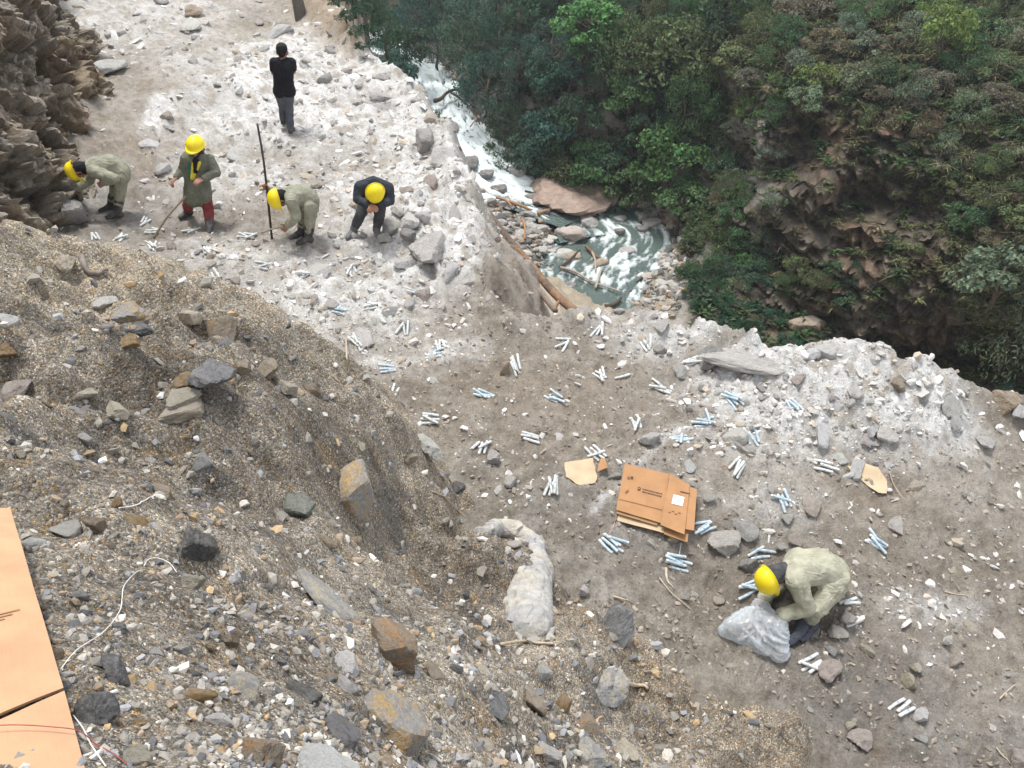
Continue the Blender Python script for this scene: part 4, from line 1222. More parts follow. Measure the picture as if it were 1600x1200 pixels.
# the pale tear-shaped rock: a curved neck running into a heavy body
def blob(chains, voxel, wr=.0, wseed=1, wscale=.06, smooth_it=2, ratio=None):
    """one continuous surface grown round chains of (point, radius)"""
    bm = bmesh.new()
    for ch in chains:
        for i, (p, r) in enumerate(ch):
            m = Matrix.Translation(Vector(p))
            bmesh.ops.create_icosphere(bm, subdivisions=2, radius=1, matrix=m @ Matrix.Diagonal((r, r, r, 1)) if not isinstance(r, tuple) else m @ Matrix.Diagonal((*r, 1)))
            if i:
                a, ra = ch[i - 1]; ra = min(ra) if isinstance(ra, tuple) else ra; rb = min(r) if isinstance(r, tuple) else r
                a = Vector(a); d = Vector(p) - a
                if d.length > 1e-5:
                    mm = Matrix.Translation((a + Vector(p)) / 2) @ d.to_track_quat('Z', 'Y').to_matrix().to_4x4()
                    bmesh.ops.create_cone(bm, cap_ends=True, segments=14, radius1=ra, radius2=rb, depth=d.length, matrix=mm)
    me = bpy.data.meshes.new('blob'); bm.to_mesh(me); bm.free()
    o = bpy.data.objects.new('blob', me); COL.objects.link(o)
    md = o.modifiers.new('r', 'REMESH'); md.mode = 'VOXEL'; md.voxel_size = voxel; md.use_smooth_shade = True
    if smooth_it:
        ms = o.modifiers.new('s', 'SMOOTH'); ms.factor = .5; ms.iterations = smooth_it
    if ratio:
        mdx = o.modifiers.new('d', 'DECIMATE'); mdx.ratio = ratio
    dg = bpy.context.evaluated_depsgraph_get()
    out = bpy.data.meshes.new_from_object(o.evaluated_get(dg), depsgraph=dg)
    bpy.data.objects.remove(o); bpy.data.meshes.remove(me)
    if wr:
        n = len(out.vertices)
        co = np.empty(n * 3, np.float32); out.vertices.foreach_get('co', co); co = co.reshape(-1, 3)
        no = np.empty(n * 3, np.float32); out.vertices.foreach_get('normal', no); no = no.reshape(-1, 3)
        q = co / wscale * np.array([.75, 1.2, .85]) + 1.1 * np.stack([noise3(co / (wscale * 2.5), wseed + k) for k in (1, 2, 3)], -1)
        f = (1 - np.abs(noise3(q.astype(np.float64), wseed)) * 2.6) + .5 * (1 - np.abs(noise3(q * 2.3 + 5., wseed + 9)) * 2.6) - .4
        co = co + no * (f * wr)[:, None]
        out.vertices.foreach_set('co', co.astype(np.float32).ravel()); out.update()
    out.polygons.foreach_set('use_smooth', np.ones(len(out.polygons), bool))
    return out
sp = [(748,834,.05),(775,824,.085),(808,827,.10),(832,848,.115),(840,882,.13),(836,915,.18),(828,945,.215),(826,975,.18)]
ch = []
for u, v, r in sp:
    p = hit(u, v); ch.append((p - gnormal(p.x, p.y) * r * .22, r))
p_ = hit(800, 940); ch2_ = [(ch[5][0], .15), (p_ - gnormal(p_.x, p_.y) * .06, .12)]
me = blob([ch, ch2_], .013, 0, 4, .40, 3)
co = np.empty(len(me.vertices) * 3, np.float32); me.vertices.foreach_get('co', co); co = co.reshape(-1, 3).astype(np.float64)
no = np.empty(len(me.vertices) * 3, np.float32); me.vertices.foreach_get('normal', no); no = no.reshape(-1, 3)
f1_, f2_, i_, v_ = worley3((co + .05 * np.stack([noise3(co / .15, s) for s in (1, 2, 3)], -1)) / np.array([.30, .30, .5]), 77)
fac = np.stack([h01(_mix(i_ + np.uint32(k))) - .5 for k in (1, 2, 3)], -1)
dsp = .14 * (fac * v_).sum(1) + .05 * (h01(_mix(i_)) - .5) + .022 * fbm3(co / .09, 3, 8)
co = co + no * (.5 * dsp)[:, None]
me.vertices.foreach_set('co', co.astype(np.float32).ravel()); me.update()
me.polygons.foreach_set('use_smooth', np.zeros(len(me.polygons), bool))
me.materials.append(stained('pale_tear_stone', (.40, .40, .40), (.50, .465, .40), .40, .62, 3.0))
tag(link('rock', me), 'tall pale tear shaped rock standing out of the dark spoil', 'rock')

# ------------------------------------------------------------------ loose stones, the larger ones singly
def scatter_singles(n, rlo, rhi, ang, zone, label_fn, sizes, cols, group, seed, flat=.55):
    gg = np.random.default_rng(seed); made = 0; tries = 0
    while made < n and tries < n * 60:
        tries += 1
        r = 1 / gg.uniform(1 / rhi, 1 / rlo); t = math.radians(gg.uniform(*ang))
        x, y = r * math.sin(t), r * math.cos(t)
        z = float(gz(x, y)); u, v, d = project((x, y, z))
        if not (-40 < u < 1640 and -30 < v < 1240): continue
        pz = zone(u, v, x, y)
        if gg.random() > pz: continue
        h = hit(u, v)
        if (h - Vector((x, y, z))).length > .5: continue
        px = sizes[0] + (sizes[1] - sizes[0]) * gg.random() ** 2.6
        if any((u - a) ** 2 + (v - c) ** 2 < ((s + px) * .45) ** 2 for a, c, s in taken_px): continue
        taken_px.append((u, v, px))
        c = cols[int(gg.integers(len(cols)))]
        o = rock(u, v, px, px * gg.uniform(.4, .8) * flat / .55, c, None, 'stone', own=False, pos=(x, y, z), d=d, sink=gg.uniform(.2, .5), rz=gg.uniform(0, 6.28), tilt=.5, deep=gg.uniform(.55, 1))
        nn = gnormal(x, y); o.rotation_euler = (nn.to_track_quat('Z', 'Y').to_matrix() @ o.rotation_euler.to_matrix()).to_euler()
        word = {'white': 'white', 'pale': 'pale grey', 'cream': 'cream', 'grey': 'grey', 'dark': 'blackish', 'slate': 'slate grey', 'tan': 'tan', 'pink': 'pinkish', 'ochre': 'ochre', 'brown': 'brown', 'green': 'greenish'}[c]
        sz = 'large' if px > sizes[0] + .55 * (sizes[1] - sizes[0]) else ('mid sized' if px > sizes[0] + .2 * (sizes[1] - sizes[0]) else 'small')
        tag(o, f'{sz} {word} stone {rel(u, v, NEAR_MARKS)}', 'stone', group); made += 1
    return made
DUSTV = lambda x, y: float(blob_eval(DUST, np.array([x]), np.array([y]))[0])
def heap_k(x, y):
    a = float(heap_tps(np.array([x]), np.array([y]))[0]); d_, nx_, ny_ = edge_dist(np.array([x]), np.array([y]))
    return a - float(bench_tps(np.array([x]), np.array([y]))[0]), float(d_[0])
def zb_white(u, v, x, y):
    h, d = heap_k(x, y)
    return 0 if (h > -.02 or d > .3) else DUSTV(x, y) ** 1.5
def zb_soil(u, v, x, y):
    h, d = heap_k(x, y)
    if h > -.02 or d > .5: return 0
    e = math.exp(-((u - 1200) / 160) ** 2 - ((v - 830) / 60) ** 2) + .6 * math.exp(-((u - 1500) / 160) ** 2 - ((v - 780) / 120) ** 2)
    return (.18 + e) * (1 - .8 * DUSTV(x, y))
def zb_heap(u, v, x, y):
    h, d = heap_k(x, y)
    return 0 if h < .08 else .2 + .8 * max(math.exp(-((u - 420) / 260) ** 2 - ((v - 1120) / 90) ** 2), math.exp(-((u - 250) / 230) ** 2 - ((v - 540) / 90) ** 2))
print('singles', scatter_singles(115, 7, 24, (-50, 45), zb_white, None, (11, 40), ('white', 'white', 'pale', 'pale', 'pale', 'pink', 'grey'), 'angular blast stones on the white dusted bench', 21),
      scatter_singles(60, 4.5, 13, (-20, 52), zb_soil, None, (9, 30), ('pale', 'white', 'pale', 'cream', 'grey', 'pink'), 'stones strewn on the brown ground of the bench', 22),
      scatter_singles(122, 1.6, 8, (-56, 30), zb_heap, None, (13, 46), ('dark', 'slate', 'cream', 'tan', 'cream', 'ochre', 'grey', 'pale', 'tan', 'brown', 'white', 'pale'), 'stones on the surface of the spoil heap', 23), time.time() - T0)

# ------------------------------------------------------------------ gravel and chips too many to count
def small_np(seed, n):
    g = np.random.default_rng(seed); out = []
    bm = bmesh.new(); bmesh.ops.create_icosphere(bm, subdivisions=1, radius=1)
    D = np.array([v.co[:] for v in bm.verts]); F = np.array([[v.index for v in f.verts] for f in bm.faces]); bm.free()
    for k in range(n):
        N = g.normal(size=(8, 3)); N /= np.linalg.norm(N, axis=1)[:, None]
        q = D @ N.T; r = np.where(q > .1, g.uniform(.55, .95, 8) / np.maximum(q, .1), 9).min(1).clip(0, 1.3)
        out.append(D * r[:, None])
    # keep it light: every second vertex ring is dropped by using the 20-face solid
    bm = bmesh.new(); bmesh.ops.create_icosphere(bm, subdivisions=1, radius=1); bm.free()
    return out, F
_ico = None
def pebble_base(seed, n=12):
    g = np.random.default_rng(seed)
    t = (1 + 5 ** .5) / 2
    D = np.array([(-1,t,0),(1,t,0),(-1,-t,0),(1,-t,0),(0,-1,t),(0,1,t),(0,-1,-t),(0,1,-t),(t,0,-1),(t,0,1),(-t,0,-1),(-t,0,1)], float); D /= np.linalg.norm(D[0])
    F = np.array([(0,11,5),(0,5,1),(0,1,7),(0,7,10),(0,10,11),(1,5,9),(5,11,4),(11,10,2),(10,7,6),(7,1,8),(3,9,4),(3,4,2),(3,2,6),(3,6,8),(3,8,9),(4,9,5),(2,4,11),(6,2,10),(8,6,7),(9,8,1)])
    return [D * g.uniform(.45, 1.2, (12, 1)) for _ in range(n)], F
PB, PF = pebble_base(3, 40)
PBa = np.array(PB)
mat_peb, nt, b = new_mat('pebbles')
c = mixc(nt, .8, attr(nt, 'tone'), ramp(nt, noise_n(nt, coords(nt), 90, 4, .7), [(.3, .7), (.7, 1.3)]), 'MULTIPLY')
nt.links.new(c, b.inputs['Base Color'])
def pebbles(name, label, X, Y, S, colours, probs, seed, flat=(.45, .9), sink=.25, Z=None, mat=None):
    g = np.random.default_rng(seed); n = len(X)
    z = gz(X, Y) if Z is None else Z
    B = PBa[g.integers(0, len(PB), n)]
    sc = np.stack([g.uniform(.8, 1.5, n), g.uniform(.45, 1, n), g.uniform(*flat, n)], -1) * S[:, None] * .5
    P = B * sc[:, None, :]
    a = g.uniform(0, 6.28, n); b_ = g.normal(0, .45, n); c_ = g.normal(0, .45, n)
    ca, sa, cb, sb, cc, sc2 = np.cos(a), np.sin(a), np.cos(b_), np.sin(b_), np.cos(c_), np.sin(c_)
    def rot(P, i, j, co, si):
        Q = P.copy(); Q[..., i] = P[..., i] * co[:, None] - P[..., j] * si[:, None]; Q[..., j] = P[..., i] * si[:, None] + P[..., j] * co[:, None]; return Q
    P = rot(rot(rot(P, 0, 1, ca, sa), 1, 2, cb, sb), 0, 2, cc, sc2)
    P += np.stack([X, Y, z + S * (.5 * np.mean(flat) - sink) * .6], -1)[:, None, :]
    F = (PF[None] + (np.arange(n) * 12)[:, None, None]).reshape(-1, 3)
    cols = np.array(colours)[g.choice(len(colours), n, p=np.array(probs) / np.sum(probs))] * g.uniform(.75, 1.25, (n, 1))
    me = np_mesh(name, P.reshape(-1, 3), F, mat or mat_peb, False, {'tone': np.repeat(cols, 12, 0)})
    return tag(link(name, me), label, None, None, 'stuff')
def sample(n, rlo, rhi, alo, ahi, seed, power=1.0):
    g = np.random.default_rng(seed)
    r = 1 / g.uniform(1 / rhi, 1 / rlo, n); t = np.radians(g.uniform(alo, ahi, n))
    return r * np.sin(t), r * np.cos(t), r, g
def masks(x, y):
    d, _, _ = edge_dist(x, y)
    return heap_tps(x, y) - bench_tps(x, y), d, blob_eval(DUST, x, y)
x, y, r, g = sample(42000, .9, 8.5, -58, 40, 31)
hm, dm, du = masks(x, y)
px = 2.6 + 20 * g.random(len(x)) ** 4.6
clus = smooth(-.3, .5, noise2(x / .45, y / .45, 3) + .4 * noise2(x / .15, y / .15, 4))
ok = (hm > .03) & (g.random(len(x)) < .35 + .65 * clus)
S = px * np.sqrt(r ** 2 + gz(x, y) ** 2) / FPX
pebbles('gravel', 'grit and small stones covering the spoil heap', x[ok], y[ok], S[ok],
        [(.26,.24,.21), (.36,.335,.30), (.14,.14,.145), (.50,.47,.42), (.40,.29,.17), (.60,.59,.57), (.32,.25,.18), (.28,.28,.29)], [6, 5, 4, 2.5, 1.2, 1.0, 2, 3], 41)
x, y, r, g = sample(46000, 5.5, 26, -48, 52, 32)
hm, dm, du = masks(x, y)
du2 = np.clip(du + .3 * noise2(x / .7, y / .7, 5), 0, 1)
ok = (hm < .05) & (dm < .9) & (g.random(len(x)) < .06 + .94 * du2 ** 1.3)
px = 4.0 + 16 * g.random(len(x)) ** 5
S = px * np.sqrt(r ** 2 + gz(x, y) ** 2) / FPX
pebbles('rubble', 'white and grey stone chips covering the dusty bench', x[ok], y[ok], S[ok],
        [(.60,.585,.565), (.53,.51,.485), (.45,.43,.40), (.68,.67,.65), (.44,.38,.31), (.33,.31,.29)], [5, 6, 4, 1.5, 2.5, 2], 42, (.3, .8))
x, y, r, g = sample(24000, 4.5, 14, -25, 52, 33)
hm, dm, du = masks(x, y)
ok = (hm < .05) & (dm < .6) & (du < .6) & (g.random(len(x)) < .35 + .6 * smooth(0, .6, noise2(x / .6, y / .6, 6)))
px = 2.6 + 9 * g.random(len(x)) ** 4
S = px * np.sqrt(r ** 2 + gz(x, y) ** 2) / FPX
pebbles('loose_chips', 'small chips and clods on the brown mud', x[ok], y[ok], S[ok],
        [(.25,.215,.175), (.33,.285,.24), (.44,.41,.37), (.50,.48,.45), (.19,.165,.14)], [8, 6, 1.2, .25, 5], 43, (.35, .8))
# broken rock down the outer slope of the bench
x, y, r, g = sample(4000, 8, 16, -20, 50, 34)
hm, dm, du = masks(x, y)
ok = (dm > .2) & (dm < 3) & (g.random(len(x)) < .35)
S = (4 + 16 * g.random(len(x)) ** 5) * np.sqrt(r ** 2 + gz(x, y) ** 2) / FPX
pebbles('slope_debris', 'earth and broken stone on the slope below the rim', x[ok], y[ok], S[ok], [(.26,.21,.17), (.36,.31,.27), (.20,.16,.13), (.46,.43,.40)], [4, 3, 3, 1.5], 44)
print('stones', time.time() - T0)

# ------------------------------------------------------------------ river bed: boulders singly, cobbles as stuff
def far_rock(u, v, w, h, col, label, group=None, lift=.0, name='boulder', mat=None):
    p = far_pos(u, v + h * .25)
    bd, lv_ = river_at(np.array([p.x]), np.array([p.y]))
    if bd[0] < 1.3: p.z = max(p.z, lv_[0] - .1)
    return rock(u, v, w, h, col, label, name, mat=mat, own=w > 30, pos=p, sink=.3, tilt=.15, group=group, cat='boulder')
fr = [
 (888,288,140,50,'pink','broad pinkish tan rock shelf between rapids and pool',mat_shelf),(945,298,44,24,'pink','squared pink block at the right end of the rock shelf',None),
 (805,252,30,22,'grey','rounded grey brown boulder on the right bank above the shelf',None),(915,270,26,14,'grey','grey boulder on top of the rock shelf, left of two',None),(935,269,20,14,'grey','grey boulder on top of the rock shelf, right of two',None),
 (728,256,44,30,'dark','black wet rock splitting the white water',None),(762,276,26,20,'dark','dark boulder in mid stream below the black rock',None),(775,296,26,16,'dark','low dark boulder at the left edge of the white water',None),(706,196,34,22,'grey','smooth grey boulder under the dead branch',None),
 (922,347,32,20,'grey','grey boulder in the middle of the pool',None),(888,362,42,30,'pink','reddish brown block at the end of the gravel bar',None),(889,371,16,14,'white','small white stone against the reddish block',None),(967,360,18,16,'dark','dark round boulder splitting the lower rapid',None),(963,338,22,10,'grey','flat grey stone in the pool near the far bank',None),
 (935,412,26,20,'tan','tan boulder under the driftwood in the lower rapid',None),(978,390,22,12,'grey','flat boulder near the right bank of the lower rapid',None),(1003,318,36,24,'grey','grey boulder at the river bend below the bright tree',None),(1020,335,26,18,'grey','second grey boulder at the river bend',None),(1000,350,22,16,'slate','slate boulder at the outer edge of the bend',None),
 (830,312,26,12,'dark','dark flat stone at the top of the gravel bar',None),(845,388,22,14,'grey','grey stone on the middle of the gravel bar',None),(880,390,28,16,'pale','pale stone on the river edge of the gravel bar',None),(893,395,24,14,'tan','tan log like stone at the tip of the gravel bar',None),(850,330,26,12,'slate','slate stone beside the orange driftwood',None),
 (935,473,16,10,'white','white stone alone in the green pool',None),(890,440,18,12,'dark','dark stone in the pool by the fallen log',None),(703,110,18,12,'grey','grey boulder between the two upper white chutes',None),(676,85,22,14,'pale','pale boulder at the head of the upper chute',None),(672,100,16,10,'grey','grey boulder below the pale boulder at the chute',None),
 (1302,535,28,20,'cream','cream block at the base of the cliff, left of two',None),(1330,540,26,18,'tan','tan block at the base of the cliff, right of two',None),(1262,505,50,26,'brown','rounded grey brown rock bulge at the base of the cliff',None),(1300,205,1,1,'grey',None,None)]
for u, v, w, h, c, lab, m in fr:
    if lab: far_rock(u, v, w, h, c, lab, mat=m)
g = np.random.default_rng(8); k = 0
while k < 105:
    s = g.random()
    if s < .42: u, v = g.uniform(765, 900), g.uniform(305, 430)
    elif s < .88: u, v = g.uniform(955, 1062), g.uniform(262, 440)
    else: u, v = g.uniform(655, 760), g.uniform(90, 240)
    p = far_pos(u, v); bd, _ = river_at(np.array([p.x]), np.array([p.y]))
    if not (.95 < bd[0] < 2.6): continue
    k += 1
    c = ('grey', 'pale', 'slate', 'tan', 'grey', 'pink')[int(g.integers(6))]
    w = g.uniform(9, 20)
    far_rock(u, v, w, w * g.uniform(.5, .8), c, f"{'big' if w > 16 else 'small'} {dict(grey='grey', pale='pale', slate='slate grey', tan='tan', pink='pinkish')[c]} boulder {rel(u, v, FAR_MARKS)}", 'boulders along the river banks')
U2 = g.uniform(640, 1070, 26000); V2 = g.uniform(80, 500, 26000)
idx = (np.clip(np.round((V2 - vs[0]) / 5), 0, len(vs) - 1) * len(us) + np.clip(np.round((U2 - us[0]) / 5), 0, len(us) - 1)).astype(int)
q = FP[idx] + np.stack([g.uniform(-.15, .15, len(idx)), g.uniform(-.2, .2, len(idx)), np.zeros(len(idx))], -1)
bd, lv_ = river_at(q[:, 0], q[:, 1])
left = (U2 < 900) & (V2 > 300)
ok = (q[:, 2] < lv_ + np.where(left, 2.6, 1.6)) & (bd > .85) & (bd < np.where(left, 3.4, 2.0)) & (g.random(len(bd)) < .42)
q[:, 2] = np.where(bd < 1.25, np.maximum(q[:, 2], lv_ - .15), q[:, 2])
pebbles('river_stones', 'grey and tan cobbles of the gravel bars along the river', q[ok, 0], q[ok, 1], (.22 + .75 * g.random(ok.sum()) ** 3), [(.24,.23,.21), (.34,.32,.295), (.42,.40,.37), (.30,.24,.18), (.15,.145,.14), (.38,.28,.18)], [5, 4, 3, 3, 2, 1.2], 45, (.5, .9), .2, q[ok, 2])
rock(1152, 556, 116, 20, 'pale', 'long low whitish slab lying along the ridge crest', sink=.25, deep=.34, rz=-.42, tilt=.05, pos=hit(1152, 563))
print('river stones', time.time() - T0)
# ------------------------------------------------------------------ paper cartridges laid out in bunches
mat_paper, nt, b = new_mat('printed_paper')
oi = nt.nodes.new('ShaderNodeObjectInfo'); oc = coords(nt)
sx = nt.nodes.new('ShaderNodeSeparateXYZ'); nt.links.new(oc, sx.inputs[0])
mp = nt.nodes.new('ShaderNodeMapping'); mp.inputs['Scale'].default_value = (70, 70, 26); nt.links.new(oc, mp.inputs[0])
prt = ramp(nt, noise_n(nt, mp.outputs[0], 1.0, 2, .5), [(.56, 0.), (.62, .75)])
c = mixc(nt, prt, oi.outputs['Color'], (.16, .22, .28))
ends = ramp(nt, math_n(nt, 'ABSOLUTE', sx.outputs[2]), [(.080, 0.), (.086, 1.)])
c = mixc(nt, ends, c, (.62, .62, .60))
c = mixc(nt, ramp(nt, noise_n(nt, oc, 30, 4, .7), [(.5, 0.), (.8, .5)]), c, (.40, .37, .34))
nt.links.new(c, b.inputs['Base Color']); b.inputs['Roughness'].default_value = .6
def stick_mesh(seed):
    g = random.Random(seed); r = .0155
    bend = g.uniform(-.006, .006)
    V, F = tube([(0, 0, -.104), (0, 0, -.099), (0, 0, -.092), (bend, 0, 0), (0, 0, .092), (0, 0, .099), (0, 0, .104)], [.006, r * .8, r, r * .98, r, r * .8, .006], 10)
    return np_mesh('paper_stick', V, F, mat_paper, True)
STICKS = [stick_mesh(k) for k in range(4)]
def lay(o, a, c, r, lift=0):
    """lie a rod of radius r on the ground from about a to c"""
    za, zc = float(gz(a.x, a.y)), float(gz(c.x, c.y)); m = (a + c) / 2; zm = float(gz(m.x, m.y))
    A_, C_ = Vector((a.x, a.y, za)), Vector((c.x, c.y, zc))
    up = max(0, zm - (za + zc) / 2)
    o.location = (A_ + C_) / 2 + Vector((0, 0, up + r + lift))
    o.rotation_euler = (C_ - A_).to_track_quat('Z', 'Y').to_euler()
def spot_dir(u, v, ang):
    p = hit(u, v); n = gnormal(p.x, p.y, .3)
    q = hit(u + 22 * math.cos(math.radians(ang)), v - 22 * math.sin(math.radians(ang)))
    d = q - p; d -= n * d.dot(n); d.normalize()
    return p, n, d
BLUE, WHITE = (.44, .54, .60), (.60, .62, .61)
clusters = [
 (868,624,-38,4,'b','on bare brown ground in the bench middle'),(755,617,-10,4,'b','beside a brown clod left of the middle'),
 (752,702,62,4,'w','against the egg shaped stone'),(830,685,-14,3,'w','right of the egg shaped stone'),
 (668,655,-8,4,'w','on white flakes next to the heap toe'),(863,760,82,5,'w','fanned out left of the torn board scrap'),
 (806,573,-70,4,'w','leaning on the tan brick shaped stone'),(603,578,12,3,'b','at the upper toe of the heap'),
 (614,609,80,3,'w','on brown soil close to the heap edge'),(632,515,70,3,'w','standing fanwise on the yellowish scree'),
 (558,535,-40,5,'w','near the thin upright twig at the heap edge'),(535,487,-5,3,'b','on scree straight in front of the dark heap crest'),
 (583,479,0,3,'w','on pale scree right of the heap crest'),(650,458,10,4,'w','below the big two toned block'),
 (687,540,-30,4,'w','at the pointed end of the rim slope'),(683,553,4,3,'b','by a yellowish stone near the rim slope'),
 (550,425,-60,4,'w','in front of the two right hand workers'),(475,432,40,4,'w','below the worker beside the upright bar'),
 (410,417,6,3,'w','on dusty chips below the iron bar'),(326,391,-25,4,'w','below the worker in red trousers'),
 (333,432,-38,4,'w','propped on the squared white stone'),(238,386,-52,5,'w','at the foot of the slanting pole'),
 (226,346,32,3,'w','farthest left of the slanting pole'),(241,362,-14,3,'w','just left of the slanting pole'),
 (148,370,-40,3,'w','in front of the worker against the rock face'),(190,372,42,4,'w','at the left end just above the heap crest'),
 (388,369,3,4,'w','in a row on the lip by the upright bar'),(300,362,22,2,'w','at the boot of the worker in red trousers'),
 (880,538,28,3,'w','beside a round white stone near the rim notch'),(938,515,62,4,'w','close to the rim above the brown ground'),
 (943,588,-28,4,'w','on brown ground below the rim notch'),(970,590,22,1,'w','lying apart from the bunch below the rim notch'),
 (1030,607,-18,4,'w','on brown soil in front of the ridge slab'),(1082,566,-4,4,'w','at the near foot of the long ridge slab'),
 (1010,540,-80,3,'w','by the white dust at the rim'),
 (1145,627,-50,5,'b','at the left edge of the white rubble slope'),(1097,661,-20,6,'b','right of the top of the white streak'),
 (1059,688,16,4,'b','right beside the white streak above the cartons'),(996,664,-48,4,'w','forked over a squared stone left of the streak'),
 (930,707,-22,4,'w','just behind the torn board scrap'),(1243,638,-48,4,'b','on the lower edge of the white rubble slope'),
 (1176,684,-60,3,'b','leaning on the large white rock'),(1150,735,46,4,'w','next to a red wire right of the cartons'),
 (1225,780,-62,4,'b','on stones above the stooping worker'),(1290,732,-22,3,'w','left of the pale board scrap'),
 (955,853,-36,6,'b','in front of the flattened cartons'),(1060,883,-14,6,'b','on mud between cartons and the bag'),
 (1097,827,36,4,'b','poking out from the right side of the cartons'),(1190,866,22,3,'b','just behind the helmet of the stooping worker'),
 (1171,916,14,4,'b','beside the mouth of the plastic bag'),(1370,852,-28,5,'b','on the slope right of the stooping worker'),
 (1333,940,24,2,'w','on a pale stone behind the stooping worker'),(1340,971,26,1,'w','lying apart below the pale round stone'),
 (1267,1042,50,4,'w','against the pinkish white stone'),(1412,1104,42,3,'w','against the white upright stone'),
 (1280,560,10,1,'w',None)]
for ci, (u, v, ang, n, col, where) in enumerate(clusters):
    if where is None: continue
    p, nn, d = spot_dir(u, v, ang)
    side = nn.cross(d).normalized()
    words = {'b': 'pale blue', 'w': 'off white'}[col]
    for k in range(n):
        jit = math.radians(rnd.gauss(0, 15) + (rnd.choice((-38, 32)) if (k == n - 1 and n > 3 and rnd.random() < .6) else 0))
        dd = Matrix.Rotation(jit, 3, nn) @ d
        lay2 = 1 if k >= 3 else 0
        c0 = p + side * ((k - (min(n, 3) - 1) / 2) * .038 * rnd.uniform(.8, 1.5) if not lay2 else (k - 3.6) * .045) + d * rnd.uniform(-.05, .05)
        o = link('paper_stick', STICKS[rnd.randrange(4)])
        s = rnd.uniform(.88, 1.04); o.scale = (1.0, 1.0, s)
        lay(o, c0 - dd * .09, c0 + dd * .09, .012 - rnd.uniform(0, .009), .026 * lay2)
        o.rotation_euler = (o.rotation_euler.to_matrix() @ Matrix.Rotation(rnd.uniform(0, 6.28), 3, 'Z')).to_euler()
        c = BLUE if col == 'b' else WHITE; f = rnd.uniform(.88, 1.1)
        o.color = (c[0] * f, c[1] * f, c[2] * f, 1)
        where_ = where
        if n == 1: lab = f'single {words} paper stick {where_}'
        else: lab = f'{words} stick {where_}'
        tag(o, lab, 'paper stick', None if n == 1 else f'paper sticks {where_}')

# ------------------------------------------------------------------ cardboard
def card_mat(name, col, grain=1.0, dirty=.4):
    m, nt, b = new_mat(name); oc = coords(nt)
    mp = nt.nodes.new('ShaderNodeMapping'); mp.inputs['Scale'].default_value = (3, 60, 3); nt.links.new(oc, mp.inputs[0])
    f = noise_n(nt, mp.outputs[0], 2.5, 4, .6)
    c = mixc(nt, 1., col, ramp(nt, f, [(.3, .97), (.7, 1.02)]), 'MULTIPLY')
    c = mixc(nt, 1., c, ramp(nt, noise_n(nt, oc, 5, 5, .6), [(.3, .86), (.7, 1.1)]), 'MULTIPLY')
    c = mixc(nt, ramp(nt, noise_n(nt, oc, 16, 6, .7), [(.58, 0.), (.8, dirty)]), c, (.22, .17, .13))
    nt.links.new(c, b.inputs['Base Color']); b.inputs['Roughness'].default_value = .75
    bump(nt, b, f, .15, .004)
    return m
mat_card = card_mat('cardboard', (.405, .22, .105))
mat_card2 = card_mat('cardboard_pale', (.50, .30, .175), dirty=.25)
mat_card3 = card_mat('cardboard_inner', (.53, .41, .27), dirty=.3)
mat_edge = card_mat('cardboard_edge', (.34, .20, .10))
mat_ink, _, b = new_mat('print_ink'); b.inputs['Base Color'].default_value = (.07, .055, .06, 1)
mat_brownink, _, b = new_mat('faded_ink'); b.inputs['Base Color'].default_value = (.24, .12, .06, 1)
mat_label, _, b = new_mat('white_label'); b.inputs['Base Color'].default_value = (.80, .80, .78, 1); b.inputs['Roughness'].default_value = .5

def sheet(name, poly, thick, mat, parent=None, warp=.0, seed=1, res=.03, edge=None):
    """bent sheet of board with an outline POLY (local xy), thickness and uneven warp"""
    xs = [p[0] for p in poly]; ys = [p[1] for p in poly]
    bm = bmesh.new()
    vs_ = [bm.verts.new((x, y, 0)) for x, y in poly]
    bm.faces.new(vs_)
    nx = max(2, int((max(xs) - min(xs)) / res)); ny = max(2, int((max(ys) - min(ys)) / res))
    for k in range(1, nx):
        x = min(xs) + (max(xs) - min(xs)) * k / nx
        bmesh.ops.bisect_plane(bm, geom=bm.verts[:] + bm.edges[:] + bm.faces[:], plane_co=(x, 0, 0), plane_no=(1, 0, 0))
    for k in range(1, ny):
        y = min(ys) + (max(ys) - min(ys)) * k / ny
        bmesh.ops.bisect_plane(bm, geom=bm.verts[:] + bm.edges[:] + bm.faces[:], plane_co=(0, y, 0), plane_no=(0, 1, 0))
    bmesh.ops.recalc_face_normals(bm, faces=bm.faces[:])
    if sum(f.normal.z for f in bm.faces) < 0: bmesh.ops.reverse_faces(bm, faces=bm.faces[:])
    top = bm.faces[:]
    r = bmesh.ops.extrude_face_region(bm, geom=top)
    for vv in [e for e in r['geom'] if isinstance(e, bmesh.types.BMVert)]: vv.co.z += thick
    bmesh.ops.recalc_face_normals(bm, faces=bm.faces[:])
    co = np.array([v.co[:] for v in bm.verts])
    if warp:
        z = fbm2(co[:, 0] / .25 + seed, co[:, 1] / .25, 2, seed) * warp
        for v, dz in zip(bm.verts, z): v.co.z += float(dz)
    me = bpy.data.meshes.new(name); bm.to_mesh(me); bm.free()
    me.materials.append(mat)
    if edge is not None:
        me.materials.append(edge)
        for f in me.polygons:
            if abs(f.normal.z) < .5: f.material_index = 1
    return link(name, me, parent)
def frame_px(pc, pu, pv):
    """local frame from three photo points already in space: origin, +x, +y"""
    x = (pu - pc).normalized(); z = x.cross(pv - pc).normalized(); y = z.cross(x)
    return Matrix((x, y, z)).transposed().to_4x4()
